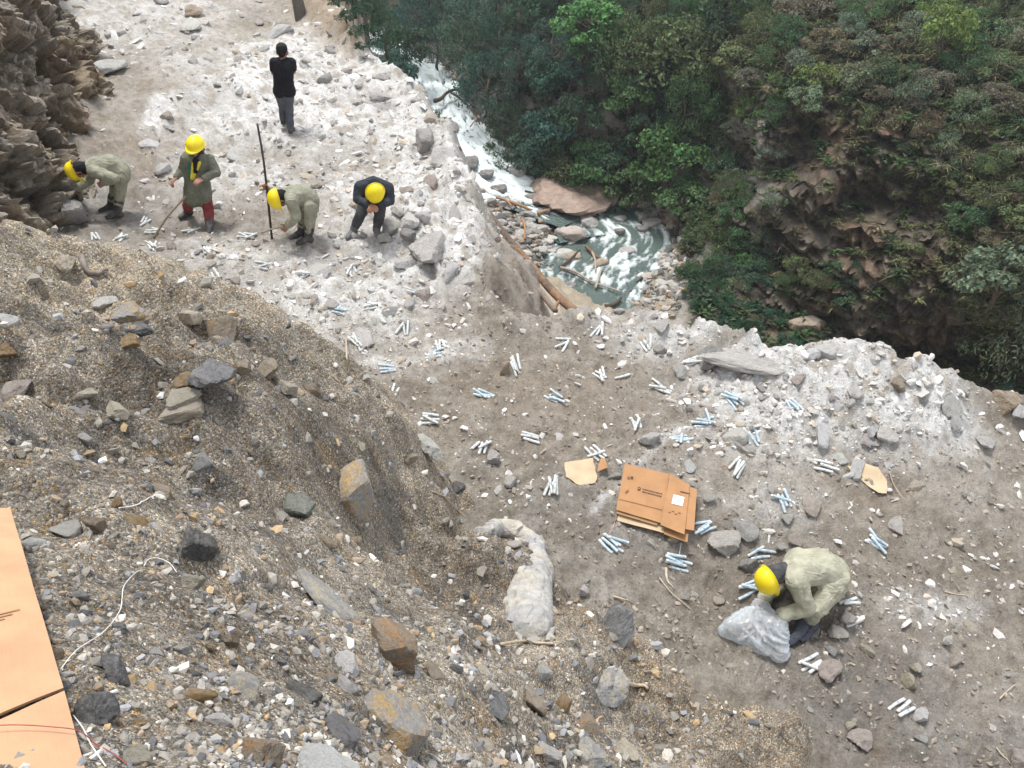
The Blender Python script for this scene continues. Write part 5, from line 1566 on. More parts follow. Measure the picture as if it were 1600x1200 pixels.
# the stack of two flattened cartons
c00 = hit(963, 806); c10 = hit(1072, 838); c01 = hit(976, 740)
n = (gnormal(c00.x, c00.y, .4) + gnormal(c10.x, c10.y, .4) + gnormal(c01.x, c01.y, .4)).normalized()
def carton(origin_px, lift, name, label, printed):
    O = hit(*origin_px) + n * lift
    xdir = (c10 - c00); xdir = (xdir - n * xdir.dot(n)).normalized()
    yref = (c01 - c00); yref = yref - n * yref.dot(n)
    M = Matrix((xdir, n.cross(xdir), n)).transposed().to_4x4()
    root = empty(name, O); root.rotation_euler = M.to_euler()
    tag(root, label, 'cardboard box', 'flattened cartons lying on the bench')
    yl = yref.dot(n.cross(xdir)); sh = yref.dot(xdir)
    return root, yl, sh
wpx = (c10 - c00).length
lo, yl, sh = carton((964, 815), .012, 'flattened_carton', 'lower of two flattened brown cartons, mostly covered by the other', False)
W_ = wpx
sheet('board', [(0, 0), (W_ * .66, -.005), (W_ * .655 + sh, yl), (sh, yl)], .012, mat_card3, lo, .006, 3, edge=mat_edge)
sheet('flap', [(W_ * .665, -.015), (W_ * 1.0, -.035), (W_ * .99 + sh, yl * .9), (W_ * .665 + sh, yl)], .012, mat_card, lo, .006, 4, edge=mat_edge)
hi, _, _ = carton((962, 801), .045, 'flattened_carton', 'upper of two flattened brown cartons with a white label and faded print', True)
for pt in hi.children: pass
bd1 = sheet('board', [(0, 0), (W_ * .66, -.02), (W_ * .655 + sh, yl), (sh, yl)], .014, mat_card, hi, .006, 5, edge=mat_edge)
pn = sheet('panel', [(W_ * .645, -.05), (W_ * .985, -.085), (W_ * .965 + sh * .9, yl * .86), (W_ * .665 + sh, yl * .99)], .014, mat_card, hi, .004, 6, edge=mat_edge); pn.location.z = .018
fl = sheet('flap', [(W_ * .94, -.02), (W_ * 1.10, -.01), (W_ * 1.08 + sh, yl * .82), (W_ * .96 + sh, yl * .84)], .012, mat_card, hi, .004, 7, edge=mat_edge); fl.location.z = .004
fr_ = sheet('torn_edge', [(.01, -.028), (W_ * .6, -.045), (W_ * .6, -.004), (.01, .012)], .010, mat_edge, hi, .004, 8, .012); fr_.location.z = -.016
def decal(name, x0, y0, x1, y1, mat, parent, z):
    o = sheet(name, [(x0, y0), (x1, y0), (x1, y1), (x0, y1)], .0015, mat, parent, 0, 1, .2); o.location.z = z; return o
ux = sh / yl
# faded print: an emblem square, two close lines of text strokes and a small stamp, as the photo shows them
emb = empty('print', (0, 0, .0)); emb.parent = hi
def pr(name, x, y, w, h, mat, z=.0215): 
    return decal(name, x + ux * y, y, x + ux * y + w, y + h, mat, emb, z)
pr('emblem', W_ * .245, yl * .50, .026, .034, mat_ink)
pr('emblem', W_ * .255, yl * .515, .012, .015, mat_card, .0235)
rr = random.Random(3)
for row in (0, 1):
    x = W_ * .315
    while x < W_ * (.60 if row == 0 else .57):
        w = rr.uniform(.008, .026); pr('text_stroke', x, yl * (.535 - row * .055), w, .0085, mat_ink); x += w + .005
pr('stamp', W_ * .12, yl * .70, .022, .026, mat_ink)
pr('stamp', W_ * .07, yl * .68, .026, .03, mat_brownink)
for k in range(3): pr('stain', W_ * (.08 + .012 * k), yl * .38 + .012 * k, .014, .014, mat_brownink, .0216 + k * .0003)
pr('fold_line', .01, yl * .215, W_ * .62, .005, mat_brownink)
for k in range(4): pr('text_stroke', W_ * .72 + .03 * k, yl * .18 + (k % 2) * .02, .024, .01, mat_brownink, .0385)
lb = decal('white_label', W_ * .745 + ux * yl * .38, yl * .38, W_ * .90 + ux * yl * .38, yl * .57, mat_label, hi, .036)
sl = decal('slot', W_ * .84 + ux * yl * .66, yl * .66, W_ * .98 + ux * yl * .66, yl * .675, mat_ink, hi, .037)

# torn pieces of board
def scrap(uvs, mat, name, label, curl=.05, lift=.02, seed=1):
    P = [hit(u, v) for u, v in uvs]
    o_ = sum(P, Vector()) / len(P); nn = gnormal(o_.x, o_.y, .3)
    x = nn.cross(Vector((0, 1, 0))).normalized() * -1; x = (P[1] - P[0]); x = (x - nn * x.dot(nn)).normalized()
    M = Matrix((x, nn.cross(x), nn)).transposed()
    loc = [(M.transposed() @ (p - o_)) for p in P]
    poly = [(q.x, q.y) for q in loc]
    root = empty(name, o_ + nn * lift); root.rotation_euler = M.to_euler()
    tag(root, label, 'cardboard')
    # roughen the torn outline
    out = []
    for a, c in zip(poly, poly[1:] + poly[:1]):
        for k in range(4):
            f = k / 4; out.append((a[0] + (c[0] - a[0]) * f + rnd.uniform(-.006, .006), a[1] + (c[1] - a[1]) * f + rnd.uniform(-.006, .006)))
    sheet('board', out, .006, mat, root, curl, seed, .025, edge=mat_edge)
    return root
s1 = scrap([(880,729),(925,719),(932,748),(930,756),(907,759),(884,748)], mat_card3, 'board_scrap', 'torn pale board scrap with a brown flap beside fanned paper sticks', .02, .03, 11)
f1_ = sheet('torn_flap', [(0, 0), (.09, .05), (.05, .16), (.01, .18), (-.01, .08)], .005, mat_card, s1, .03, 4, .03); f1_.location = (.16, -.02, .02); f1_.rotation_euler = (.1, -.5, -.5)
scrap([(1323,729),(1345,724),(1368,735),(1384,757),(1383,774),(1370,772),(1350,756)], mat_card3, 'board_scrap', 'pale leaf shaped board scrap lying on the right hand slope', .03, .035, 12)

# big sheet of board at the lower left, right below the photographer
A_, B_, C_ = Vector(at_t(16, 796, 2.86)), Vector(at_t(139, 1215, 1.72)), Vector(at_t(-260, 800, 2.62))
x = (B_ - A_); L_ = x.length; x.normalize(); z = x.cross(C_ - A_).normalized(); 
if z.z < 0: z = -z
ZS = z.copy(); AS = A_.copy()
y = z.cross(x)
big = empty('cardboard_sheet', A_); big.rotation_euler = Matrix((x, y, z)).transposed().to_euler()
tag(big, 'large flat tan cardboard sheet with a straight fold at the near left corner', 'cardboard')
sgn = 1 if (C_ - A_).dot(y) > 0 else -1
def bp_(pts): 
    return [(a, b_ * sgn) for a, b_ in (pts if sgn > 0 else pts[::-1])]
fx0, fx1 = L_ * .775, L_ * .93
sheet('board', bp_([(0, 0), (fx0, 0), (fx1, .55), (0, .62)]), .007, mat_card2, big, .006, 21, .06, edge=mat_edge)
sheet('folded_panel', bp_([(fx0 + .012, 0), (L_ * 1.25, .01), (L_ * 1.3, .55), (fx1 + .012, .55)]), .007, mat_card2, big, .006, 22, .06, edge=mat_edge)
# a few scuffs: pencil strokes and a torn patch
for k in range(4):
    o = sheet('scuff', bp_([(L_ * (.50 + .014 * k), .05 + .02 * k), (L_ * (.503 + .014 * k), .05 + .02 * k), (L_ * (.535 + .014 * k), .22 + .02 * k), (L_ * (.532 + .014 * k), .22 + .02 * k)]), .001, mat_edge, big, 0, 1, .5); o.location.z = .0125

# ------------------------------------------------------------------ wires, twigs, logs
def plain(name, col, rough=.7):
    m, nt, b = new_mat(name); c = mixc(nt, 1., col, ramp(nt, noise_n(nt, coords(nt), 25, 5, .7), [(.3, .7), (.7, 1.25)]), 'MULTIPLY')
    nt.links.new(c, b.inputs['Base Color']); b.inputs['Roughness'].default_value = rough; return m
mat_wire, mat_red, mat_twig = plain('white_wire', (.74, .73, .70), .4), plain('red_wire', (.36, .09, .085), .5), plain('pale_twig', (.46, .38, .28))
mat_log, nt, b = new_mat('weathered_log'); oc = coords(nt)
mp = nt.nodes.new('ShaderNodeMapping'); mp.inputs['Scale'].default_value = (9, 9, .9); nt.links.new(oc, mp.inputs[0])
fa = noise_n(nt, mp.outputs[0], 1.6, 6, .7)
c = mixc(nt, ramp(nt, noise_n(nt, oc, 1.3, 4, .6), [(.42, 0.), (.66, 1.)]), (.15, .115, .09), (.29, .175, .10))
c = mixc(nt, 1., c, ramp(nt, fa, [(.3, .45), (.55, 1.), (.75, 1.3)]), 'MULTIPLY')
nt.links.new(c, b.inputs['Base Color']); bump(nt, b, fa, .8, .03)
mat_darkwood = plain('dark_driftwood', (.085, .065, .05)); mat_palewood = plain('bleached_driftwood', (.40, .34, .28)); mat_orangewood = plain('fresh_orange_wood', (.36, .21, .115))
def spline(pts, n=8):
    P = [Vector(p) for p in pts]; P = [P[0] * 2 - P[1]] + P + [P[-1] * 2 - P[-2]]; out = []
    for i in range(1, len(P) - 2):
        for k in range(n):
            t = k / n; a, b_, c, d = P[i - 1:i + 3]
            out.append(.5 * ((2 * b_) + (c - a) * t + (2 * a - 5 * b_ + 4 * c - d) * t * t + (3 * b_ - a - 3 * c + d) * t ** 3))
    return out + [P[-2]]
def strand(name, uvs, r, mat, label, cat, lift=.012, taper=1.0, sides=6, rel_pos=None):
    P = [hit(u, v) + Vector((0, 0, lift)) for u, v in uvs] if rel_pos is None else rel_pos
    Q = spline(P, 8)
    if rel_pos is None:
        for q in Q: q.z = max(q.z, float(gz(q.x, q.y)) + r)
    n_ = len(Q)
    V, F = tube(Q, [r * (1 + (taper - 1) * i / (n_ - 1)) for i in range(n_)], sides)
    o = link(name, np_mesh(name, V, F, mat, True)); tag(o, label, cat); return o
strand('wire', [(97,1050),(122,1020),(165,990),(190,955),(195,920),(215,897),(228,893)], .0017, mat_wire, 'thin white wire curving down to the edge of the cardboard sheet', 'wire')
strand('wire', [(228,893),(235,882),(250,880),(268,888),(279,902)], .0017, mat_wire, 'short white wire loop running to a flat cream stone', 'wire', .03)
strand('wire', [(117,1122),(132,1142),(145,1168),(168,1202)], .0017, mat_wire, 'white wire leaving the cardboard fold towards the bottom of the heap', 'wire')
strand('wire', [(187,797),(215,792),(245,776)], .003, mat_wire, 'short white wire on grey grit beside the flat tan stone', 'wire')
def on_sheet(u, v):
    r = Vector(ray(u, v)); return r * (AS.dot(ZS) / r.dot(ZS)) + ZS * .022
rw = [on_sheet(-60, 1150), on_sheet(20, 1146), on_sheet(80, 1149), on_sheet(122, 1155)] + [hit(u_, v_) + Vector((0, 0, .012)) for u_, v_ in ((150,1165),(180,1182),(200,1198))]
strand('wire', None, .0013, mat_red, 'thin red wire across the cardboard and into the pebbles', 'wire', rel_pos=rw)
strand('wire', [(1128,730),(1140,732),(1155,731)], .004, mat_red, 'short red wire beside paper sticks right of the cartons', 'wire')
strand('wire', [(951,842),(957,828),(960,822)], .004, plain('pink_wire', (.60, .35, .34)), 'pink wire sticking out of a bunch in front of the cartons', 'wire', .05)
strand('wire', [(1064,850),(1062,862),(1061,874)], .003, mat_wire, 'thin pale wire hanging from the cartons to a bunch of sticks', 'wire', .02)
strand('twig', [(675,770),(700,785),(718,802),(727,810)], .007, mat_twig, 'pale bent twig on the lower dark spoil', 'twig', .02, .4)
strand('twig', [(783,1009),(820,1004),(840,1007),(864,1008)], .012, mat_twig, 'thick pale twig lying under the tear shaped rock', 'twig', .02, .7)
strand('twig', [(541,530),(542,555),(544,582)], .009, mat_twig, 'thin pale upright stick at the upper edge of the heap', 'twig', .03, .8)
strand('twig', [(975,1070),(995,1073),(1012,1078)], .02, mat_twig, 'short pale root end beside the pink tan slab', 'twig', .02, .6)
strand('twig', [(1030,905),(1045,925),(1062,940),(1080,955)], .008, mat_twig, 'dry leafy stalk on the mud below the blue sticks', 'twig', .02, .4)
strand('twig', [(1040,890),(1042,908),(1052,922)], .018, plain('dry_leaf', (.45, .40, .32)), 'dry pale leaf sheath at the top of the leafy stalk', 'leaf', .02, .3)
strand('twig', [(958,935),(975,940),(990,945)], .010, mat_twig, 'bleached grass stems over the dark pointed stone', 'twig', .03, .3)
strand('twig', [(1475,925),(1490,929),(1512,933)], .007, mat_twig, 'thin pale twig on the right hand slope', 'twig', .01, .6)
strand('twig', [(1388,740),(1395,760),(1408,780)], .007, mat_twig, 'thin twig leaning right of the pale board scrap', 'twig', .03, .6)
strand('twig', [(1560,1095),(1575,1080),(1585,1072)], .007, mat_twig, 'curved pale root at the right edge of the bench', 'twig', .03, .5)
strand('twig', [(1555,1170),(1565,1182),(1578,1196)], .007, mat_twig, 'thin pinkish twig beside the pink grey corner block', 'twig', .02, .6)
strand('twig', [(128,405),(140,430),(170,428)], .03, plain('grey_root', (.22, .19, .16)), 'grey curved root on the crest of the heap', 'root', .02, .5)
strand('twig', [(0,362),(50,372),(80,382),(98,392)], .006, mat_twig, 'long dry stalk bending over the heap crest', 'twig', .05, .5)
# big log down the outer slope
lg = [Vector(at_t(u, v, t)) for u, v, t in ((754,322,13.4),(790,370,12.9),(830,416,12.3),(866,458,11.6),(903,490,10.7))]
for q in lg: q.z = max(q.z, float(gz(q.x, q.y)) + .03)
strand('fallen_log', None, .07, mat_log, 'long orange and brown fallen log below the bench rim', 'log', taper=.85, sides=12, rel_pos=lg)
lg2 = [Vector(at_t(u, v, t)) for u, v, t in ((770,378,12.7),(810,425,12.0),(845,465,11.3),(868,486,10.8))]
for q in lg2: q.z = max(q.z, float(gz(q.x, q.y)) + .02)
strand('fallen_log', None, .055, plain('grey_log', (.20, .16, .13)), 'thinner grey brown log alongside the long orange one', 'log', taper=.7, sides=10, rel_pos=lg2)
strand('branch', None, .03, mat_orangewood, 'broken orange branch stub standing by the log end', 'branch', taper=.6, rel_pos=[Vector(at_t(u, v, 10.95)) for u, v in ((866,487),(869,478),(874,470))])
def fstrand(uvs, r, mat, label, dz=.35, name='driftwood', cat='driftwood', taper=.6):
    P = []
    for u, v in uvs:
        p = far_pos(u, v); bd, l_ = river_at(np.array([p.x]), np.array([p.y]))
        if bd[0] < 1.4: p.z = max(p.z, float(l_[0]))
        P.append(p + Vector((0, 0, dz)))
    return strand(name, None, r, mat, label, cat, taper=taper, rel_pos=P)
fstrand([(777,318),(790,327),(802,334)], .12, mat_orangewood, 'orange split trunk at the top of the gravel bar')
fstrand([(795,326),(815,335),(832,342)], .16, mat_orangewood, 'long orange log on the gravel bar beside the rapids')
fstrand([(838,345),(860,340),(882,336)], .13, mat_orangewood, 'orange log pointing from the gravel bar to the rapids')
fstrand([(815,347),(818,362),(820,378)], .12, mat_orangewood, 'upright pale orange plank on the gravel bar')
fstrand([(822,312),(845,317),(868,320)], .10, mat_darkwood, 'dark thin trunk along the top of the gravel bar')
fstrand([(873,418),(890,408),(905,397)], .14, mat_darkwood, 'dark branch leaning on the tip of the gravel bar')
fstrand([(915,390),(925,402),(934,412)], .12, plain('red_wood', (.22, .12, .07)), 'reddish drift trunk standing in the lower rapid')
fstrand([(917,355),(920,340),(921,330)], .07, mat_darkwood, 'thin dark stake in the pool', .2)
fstrand([(876,418),(900,430),(925,444),(970,458)], .09, mat_palewood, 'long thin pole bridging the lower pool')
fstrand([(880,424),(902,435),(924,448)], .07, mat_darkwood, 'thin dark pole beside the long pole over the pool')
fstrand([(930,455),(935,440),(938,425)], .10, mat_palewood, 'bleached snag standing at the end of the long pole')
fstrand([(926,400),(928,415),(932,430)], .10, mat_palewood, 'bleached trunk jammed in the lower rapid')
fstrand([(945,487),(958,478),(968,468)], .16, mat_darkwood, 'dark curved branch at the pool outlet by the pale chute')
fstrand([(680,175),(692,168),(702,158),(715,152),(730,158)], .22, mat_darkwood, 'dark arching dead branch over the narrow white chute', 1.0, taper=.35)
fstrand([(703,158),(722,165),(740,180),(752,200)], .10, mat_darkwood, 'thin dark limb trailing from the dead branch', 1.0)
fstrand([(735,200),(741,192),(746,182)], .08, mat_palewood, 'pale broken snag on the right bank of the chute', .5)
# stump and bare sapling on the far rim
o = strand('tree_stump', None, .14, plain('stump_bark', (.13, .115, .10)), 'grey brown tree stump among stones at the top of the bench', 'tree stump', taper=.85, sides=12, rel_pos=[hit(470, 24) - Vector((0, 0, .15)), hit(470, 24) + Vector((-.02, 0, .25)), hit(470, 24) + Vector((-.05, .05, .5))])
strand('branch', None, .07, plain('red_branch', (.30, .15, .09)), 'reddish broken branch beyond the tan rock rim', 'branch', taper=.5, rel_pos=[Vector(at_t(497, 22, 20.5)), Vector(at_t(504, 2, 20.4)), Vector(at_t(512, -18, 20.3))])
tree('rim_bush', 'bush', 668, 172, 20, (.06, .08, .04), 'small scruffy bush growing just beyond the bench rim', None, cat='shrub', t=24.0)
for u_, v_, r_, l_ in ((585, 22, 34, 'nearest dark tree just beyond the tan rim rock'), (556, -8, 36, 'dark tree behind the rim, cut by the upper edge of the photo'), (606, 62, 30, 'low dark tree below the tan rim, over the far rapids')):
    tree('rim_tree', 'fine', u_, v_, r_, DARK, l_, None, cat='tree', t=25.5)
for u_, v_, r_, l_ in ((542, 30, 17, 'dark bush clinging below the tan rim, second from the top'), (556, 52, 15, 'dark bush clinging below the tan rim, third from the top'), (567, 74, 13, 'dark bush clinging below the tan rim, lowest of four'), (530, 4, 18, 'dark bush clinging below the tan rim, topmost of four'), (566, 20, 18, 'loose dark bush right of the tan rim'), (575, 50, 15, 'small dark bush over the drop beside the tan rim')):
    h_ = hit(u_, v_); tree('rim_bush', 'bush', u_, v_ - r_ * .9 + 4, r_, DARK, l_, None, cat='shrub', t=depth_of(h_) - .1)
tree('rim_bush', 'dry', 640, 150, 16, (.12, .10, .07), 'dry brown twiggy bush behind the bench rim', None, cat='shrub', t=23.0)
print('objects', time.time() - T0)
# ------------------------------------------------------------------ people
def cloth(name, col, rough=.85, mott=.25, dust=.35):
    m, nt, b = new_mat(name); oc = coords(nt)
    c = mixc(nt, 1., col, ramp(nt, noise_n(nt, oc, 9, 5, .65), [(.3, 1 - mott), (.7, 1 + mott)]), 'MULTIPLY')
    c = mixc(nt, ramp(nt, noise_n(nt, oc, 5, 5, .7), [(.52, 0.), (.8, dust)]), c, (.33, .30, .27))
    nt.links.new(c, b.inputs['Base Color']); b.inputs['Roughness'].default_value = rough
    mp = nt.nodes.new('ShaderNodeMapping'); mp.inputs['Scale'].default_value = (4, 9, 6); mp.inputs['Rotation'].default_value = (.3, .5, .4); nt.links.new(oc, mp.inputs[0])
    w_ = noise_n(nt, mp.outputs[0], 1.0, 3, .5, 1.4)
    fold = math_n(nt, 'ABSOLUTE', math_n(nt, 'SUBTRACT', w_, .5))
    b0 = bump(nt, None, fold, .55, .08)
    bump(nt, b, noise_n(nt, oc, 40, 4, .6), .25, .006, b0)
    return m
mat_skin, nt, b = new_mat('skin'); b.inputs['Roughness'].default_value = .55
nt.links.new(mixc(nt, 1., (.33, .17, .115), ramp(nt, noise_n(nt, coords(nt), 18, 3, .6), [(.3, .85), (.7, 1.12)]), 'MULTIPLY'), b.inputs['Base Color'])
mat_hat, nt, b = new_mat('yellow_plastic'); nt.links.new(mixc(nt, ramp(nt, noise_n(nt, coords(nt), 14, 6, .7), [(.5, 0.), (.75, .3)]), (.86, .66, .008), (.50, .40, .16)), b.inputs['Base Color']); b.inputs['Roughness'].default_value = .38; b.inputs['Specular IOR Level'].default_value = .45
M_OL, M_OLD, M_PALE = cloth('olive_grey_cotton', (.27, .27, .205)), cloth('olive_drab_cotton', (.135, .14, .105)), cloth('faded_khaki_cotton', (.37, .36, .275))
M_NAVY, M_BLACK, M_RED, M_JEAN, M_CHAR = cloth('navy_cotton', (.035, .04, .05), dust=.15), cloth('black_cotton', (.012, .012, .016), .9, .15, .05), cloth('maroon_cotton', (.19, .035, .035)), cloth('grey_blue_denim', (.075, .08, .095)), cloth('charcoal_cotton', (.055, .055, .06))
M_BOOT, M_HAIR, M_GREEN, M_YEL = cloth('muddy_rubber', (.06, .058, .058), .6), cloth('black_hair', (.010, .009, .009), .6, .2), cloth('green_cotton', (.02, .13, .07)), cloth('yellow_cotton', (.55, .46, .05))
M_WHITE = cloth('white_cotton', (.6, .6, .58))

def lerpv(a, b_, k): return a + (b_ - a) * k

def hand_chains(w, d, palm_n, curl=.6, s=1.0):
    """palm and five bent fingers from wrist W along D; palm faces PALM_N"""
    d = d.normalized(); pn = (palm_n - d * palm_n.dot(d)).normalized(); x = d.cross(pn)
    ch = []
    pc = w + d * .045 * s
    for k in range(4):
        o_ = (k - 1.5) * .019 * s
        ch.append([(w + x * o_ * .6, .014 * s), (w + d * .085 * s + x * o_, .0125 * s)])
    for k in range(4):
        o_ = (k - 1.5) * .020 * s
        L_ = (.068, .078, .074, .058)[k] * s
        p0 = w + d * .088 * s + x * o_
        d1 = (d * math.cos(curl * .6) + pn * math.sin(curl * .6)); d2 = (d * math.cos(curl * 1.5) + pn * math.sin(curl * 1.5)); d3 = (d * math.cos(curl * 2.2) + pn * math.sin(curl * 2.2))
        p1 = p0 + d1 * L_ * .45; p2 = p1 + d2 * L_ * .32; p3 = p2 + d3 * L_ * .25
        ch.append([(p0, .0095 * s), (p1, .009 * s), (p2, .0085 * s), (p3, .0075 * s)])
    t0 = w + d * .03 * s + x * .026 * s * -1; t1 = t0 + (d * .6 - x * .7 + pn * .4).normalized() * .045 * s; t2 = t1 + (d * .9 - x * .1 + pn * .5).normalized() * .03 * s
    ch.append([(t0, .013 * s), (t1, .0105 * s), (t2, .009 * s)])
    return ch

def hard_hat(parent, c, up, front, r=.128):
    """shell with ridges, brim all round and a longer peak"""
    up = up.normalized(); front = (front - up * front.dot(up)).normalized(); side = up.cross(front)
    M = Matrix((side, front, up)).transposed()
    nseg, nr = 32, 9
    V, F = [], []
    for i in range(nr + 3):
        for k in range(nseg):
            a = 2 * math.pi * k / nseg; fx, fy = math.sin(a), math.cos(a)
            if i <= nr:
                t = i / nr * math.pi / 2
                rad, z = math.sin(t), math.cos(t)
                z = z ** .85
            else:
                pk = max(0, fy) ** 3
                rad = 1.0 + (.10 + .34 * pk) * (i - nr) / 2; z = -.03 * (i - nr) - .10 * pk * (i - nr) / 2
            ridge = 1 + (.025 * math.exp(-(fx * rad / .14) ** 2) + .012 * math.exp(-((abs(fx * rad) - .38) / .08) ** 2)) * (1 if i < nr else 0)
            V.append((fx * rad * r * .92 * ridge, fy * rad * r * 1.1 * ridge, z * r * 1.0 * ridge))
    n0 = len(V)
    for i in range(nr + 2):
        for k in range(nseg):
            k2 = (k + 1) % nseg
            F.append((i * nseg + k, i * nseg + k2, (i + 1) * nseg + k2, (i + 1) * nseg + k))
    # inner side gives the shell thickness
    Vi = [(x * .95, y * .95, z * .95 - .004) for x, y, z in V]
    V += Vi
    F += [tuple(j + n0 for j in f[::-1]) for f in F]
    last = (nr + 2) * nseg
    for k in range(nseg):
        k2 = (k + 1) % nseg
        F.append((last + k, last + k2, n0 + last + k2, n0 + last + k))
    me = np_mesh('hard_hat', np.array(V), np.array(F)[:, ::-1], mat_hat, True)
    o = link('hard_hat', me, parent)
    o.matrix_local = Matrix.Translation(c) @ M.to_4x4()
    return o

def part(name, chains, voxel, mat, parent, wr=0., ws=.06, seed=1, ratio=None, sm=2):
    me = blob(chains, voxel, wr, seed, ws, sm, ratio); me.materials.append(mat)
    return link(name, me, parent)

def person(J, label, look, jacket, trousers, boots, hat=True, hands='skin', short=False, skirt=.10, scarf=None, hair=True, gloves=None, seed=1, bulk=1.0, collar=None, cuff=None, curl=.7, btop=.55):
    """J: joints in scene space. One skin body, clothing as parts."""
    foot = (J['anL'] + J['anR']) / 2
    gzf = min(J['anL'].z, J['anR'].z) - .07
    root = empty('person', Vector((foot.x, foot.y, gzf)))
    tag(root, label, 'person')
    O = root.location
    j = {k: v - O for k, v in J.items()}
    up = (j['head'] - j['neck']).normalized(); look = (look - up * look.dot(up)).normalized(); sd_ = up.cross(look)
    # face and skull
    hc = j['head']
    face = [[(hc + up * .015 - look * .012, .092), (hc - up * .02 + look * .012, .086)], [(hc - up * .06 + look * .03, .060), (hc - up * .10 + look * .052, .034)],
            [(hc - up * .015 + look * .098, .011), (hc - up * .045 + look * .108, .016)], [(hc - up * .078 + look * .088, .016), (hc - up * .078 + look * .088 + sd_ * .015, .012)],
            [(hc + sd_ * .09 - up * .01, .014), (hc + sd_ * .094 - up * .05, .011)], [(hc - sd_ * .09 - up * .01, .014), (hc - sd_ * .094 - up * .05, .011)],
            [(hc - up * .05 - look * .01, .06), (j['neck'], .058), (j['chest'], .09)]]
    limbs = []
    for s in 'LR':
        limbs.append([(j['chest'], .08), (j['sh' + s], .055), (j['el' + s], .038), (lerpv(j['el' + s], j['ha' + s], .35), .036), (j['ha' + s], .026)])
        limbs.append([(j['pelvis'], .11), (j['hip' + s], .085), (j['kn' + s], .055), (lerpv(j['kn' + s], j['an' + s], .35), .054), (j['an' + s], .036)])
        d = j['ha' + s] - j['el' + s]
        pn = J.get('palm' + s, Vector((0, 0, -1)))
        limbs += hand_chains(j['ha' + s], J.get('hd' + s, d), pn, curl, 1.08)
    torso = [[(j['chest'], .115), (j['belly'], .105), (j['pelvis'], .115)]]
    body = part('body', face + limbs + torso, .0095, mat_skin, root, 0, seed=seed, ratio=.45, sm=2)
    eye = None
    for s in (-1, 1):
        bm = bmesh.new(); bmesh.ops.create_uvsphere(bm, u_segments=8, v_segments=6, radius=.011); me = bpy.data.meshes.new('eye'); bm.to_mesh(me); bm.free(); me.materials.append(M_HAIR)
        e = link('eye', me, root); e.location = hc - up * .005 + look * .088 + sd_ * s * .034
    # jacket or shirt
    b_ = bulk
    shw = (j['shR'] - j['shL']).normalized()
    jc = [[(j['shL'], .088 * b_), (j['chest'] + (j['neck'] - j['chest']) * .15, .125 * b_), (j['shR'], .088 * b_)],
          [(lerpv(j['shL'], j['shR'], .22) * .75 + j['chest'] * .25, .118 * b_), (j['belly'] - shw * .05, .118 * b_), (j['pelvis'] - shw * .055, .122 * b_)],
          [(lerpv(j['shL'], j['shR'], .78) * .75 + j['chest'] * .25, .118 * b_), (j['belly'] + shw * .05, .118 * b_), (j['pelvis'] + shw * .055, .122 * b_)],
          [(j['chest'], .13 * b_), (j['belly'], .13 * b_), (j['pelvis'], .13 * b_)],
          [(lerpv(j['neck'], j['chest'], .35), .075), (j['chest'], .11)]]
    if skirt:
        kn = (j['knL'] + j['knR']) / 2; dwn = (kn - j['pelvis']).normalized() * skirt
        jc.append([(j['pelvis'] - shw * .06, .125 * b_), (j['pelvis'] - shw * .07 + dwn, .125 * b_)]); jc.append([(j['pelvis'] + shw * .06, .125 * b_), (j['pelvis'] + shw * .07 + dwn, .125 * b_)])
    for s in 'LR':
        sh, el, ha = j['sh' + s], j['el' + s], j['ha' + s]
        if short: jc.append([(sh, .085 * b_), (lerpv(sh, el, .62), .068)])
        else: jc.append([(sh, .085 * b_), (lerpv(sh, el, .5), .073 * b_), (el, .064 * b_), (lerpv(el, ha, .55), .056 * b_), (lerpv(el, ha, .93), .052 * b_)])
    jk = part('shirt' if short else 'jacket', jc, .011, jacket, root, .004 if short else .009, .16, seed + 3, .6, 2)
    if short:
        pass
    tr = []
    for s in 'LR':
        hp_, kn, an = j['hip' + s], j['kn' + s], j['an' + s]
        tr.append([(j['pelvis'], .118), (hp_, .100), (lerpv(hp_, kn, .5), .088), (kn, .070), (lerpv(kn, an, .45), .066), (lerpv(kn, an, .80 if not cuff else cuff), .060)])
    part('trousers', tr, .012, trousers, root, .008, .12, seed + 7, .6, 2)
    for s in 'LR':
        kn, an = j['kn' + s], j['an' + s]
        fd = J.get('ft' + s, look); fd = Vector((fd.x, fd.y, 0)).normalized()
        heel = Vector((an.x, an.y, an.z - .035)) - fd * .03; toe = Vector((an.x, an.y, an.z - .048)) + fd * .15
        part('boot', [[(lerpv(kn, an, btop), .070 if btop < .5 else .062), (an, .052), (heel, .045)], [(an, .05), (lerpv(heel, toe, .6) + Vector((0, 0, .008)), .045), (toe, .034)]], .010, boots, root, .004, .05, seed + 11, .6, 2)
    if hat:
        hard_hat(root, hc + up * .022, up + look * .08, look)
        sc_m = scarf or M_BLACK
        part('head_scarf', [[(hc - up * .03 - look * .018, .098), (hc - up * .09 - look * .01, .085), (j['neck'] - up * .01, .082)]], .012, sc_m, root, .008, .05, seed, .6)
    else:
        part('hair', [[(hc + up * .045 - look * .02, .092), (hc + up * .01 - look * .035, .088), (hc - up * .05 - look * .055, .055)], [(hc + up * .06 + look * .03, .075)]], .008, M_HAIR, root, .006, .02, seed, .6)
    if collar is not None:
        part('collar', [[(lerpv(j['neck'], j['chest'], .25), .088), (lerpv(j['neck'], j['chest'], .42), .105)]], .012, collar, root, .004, .05, seed, .6)
    return root, j

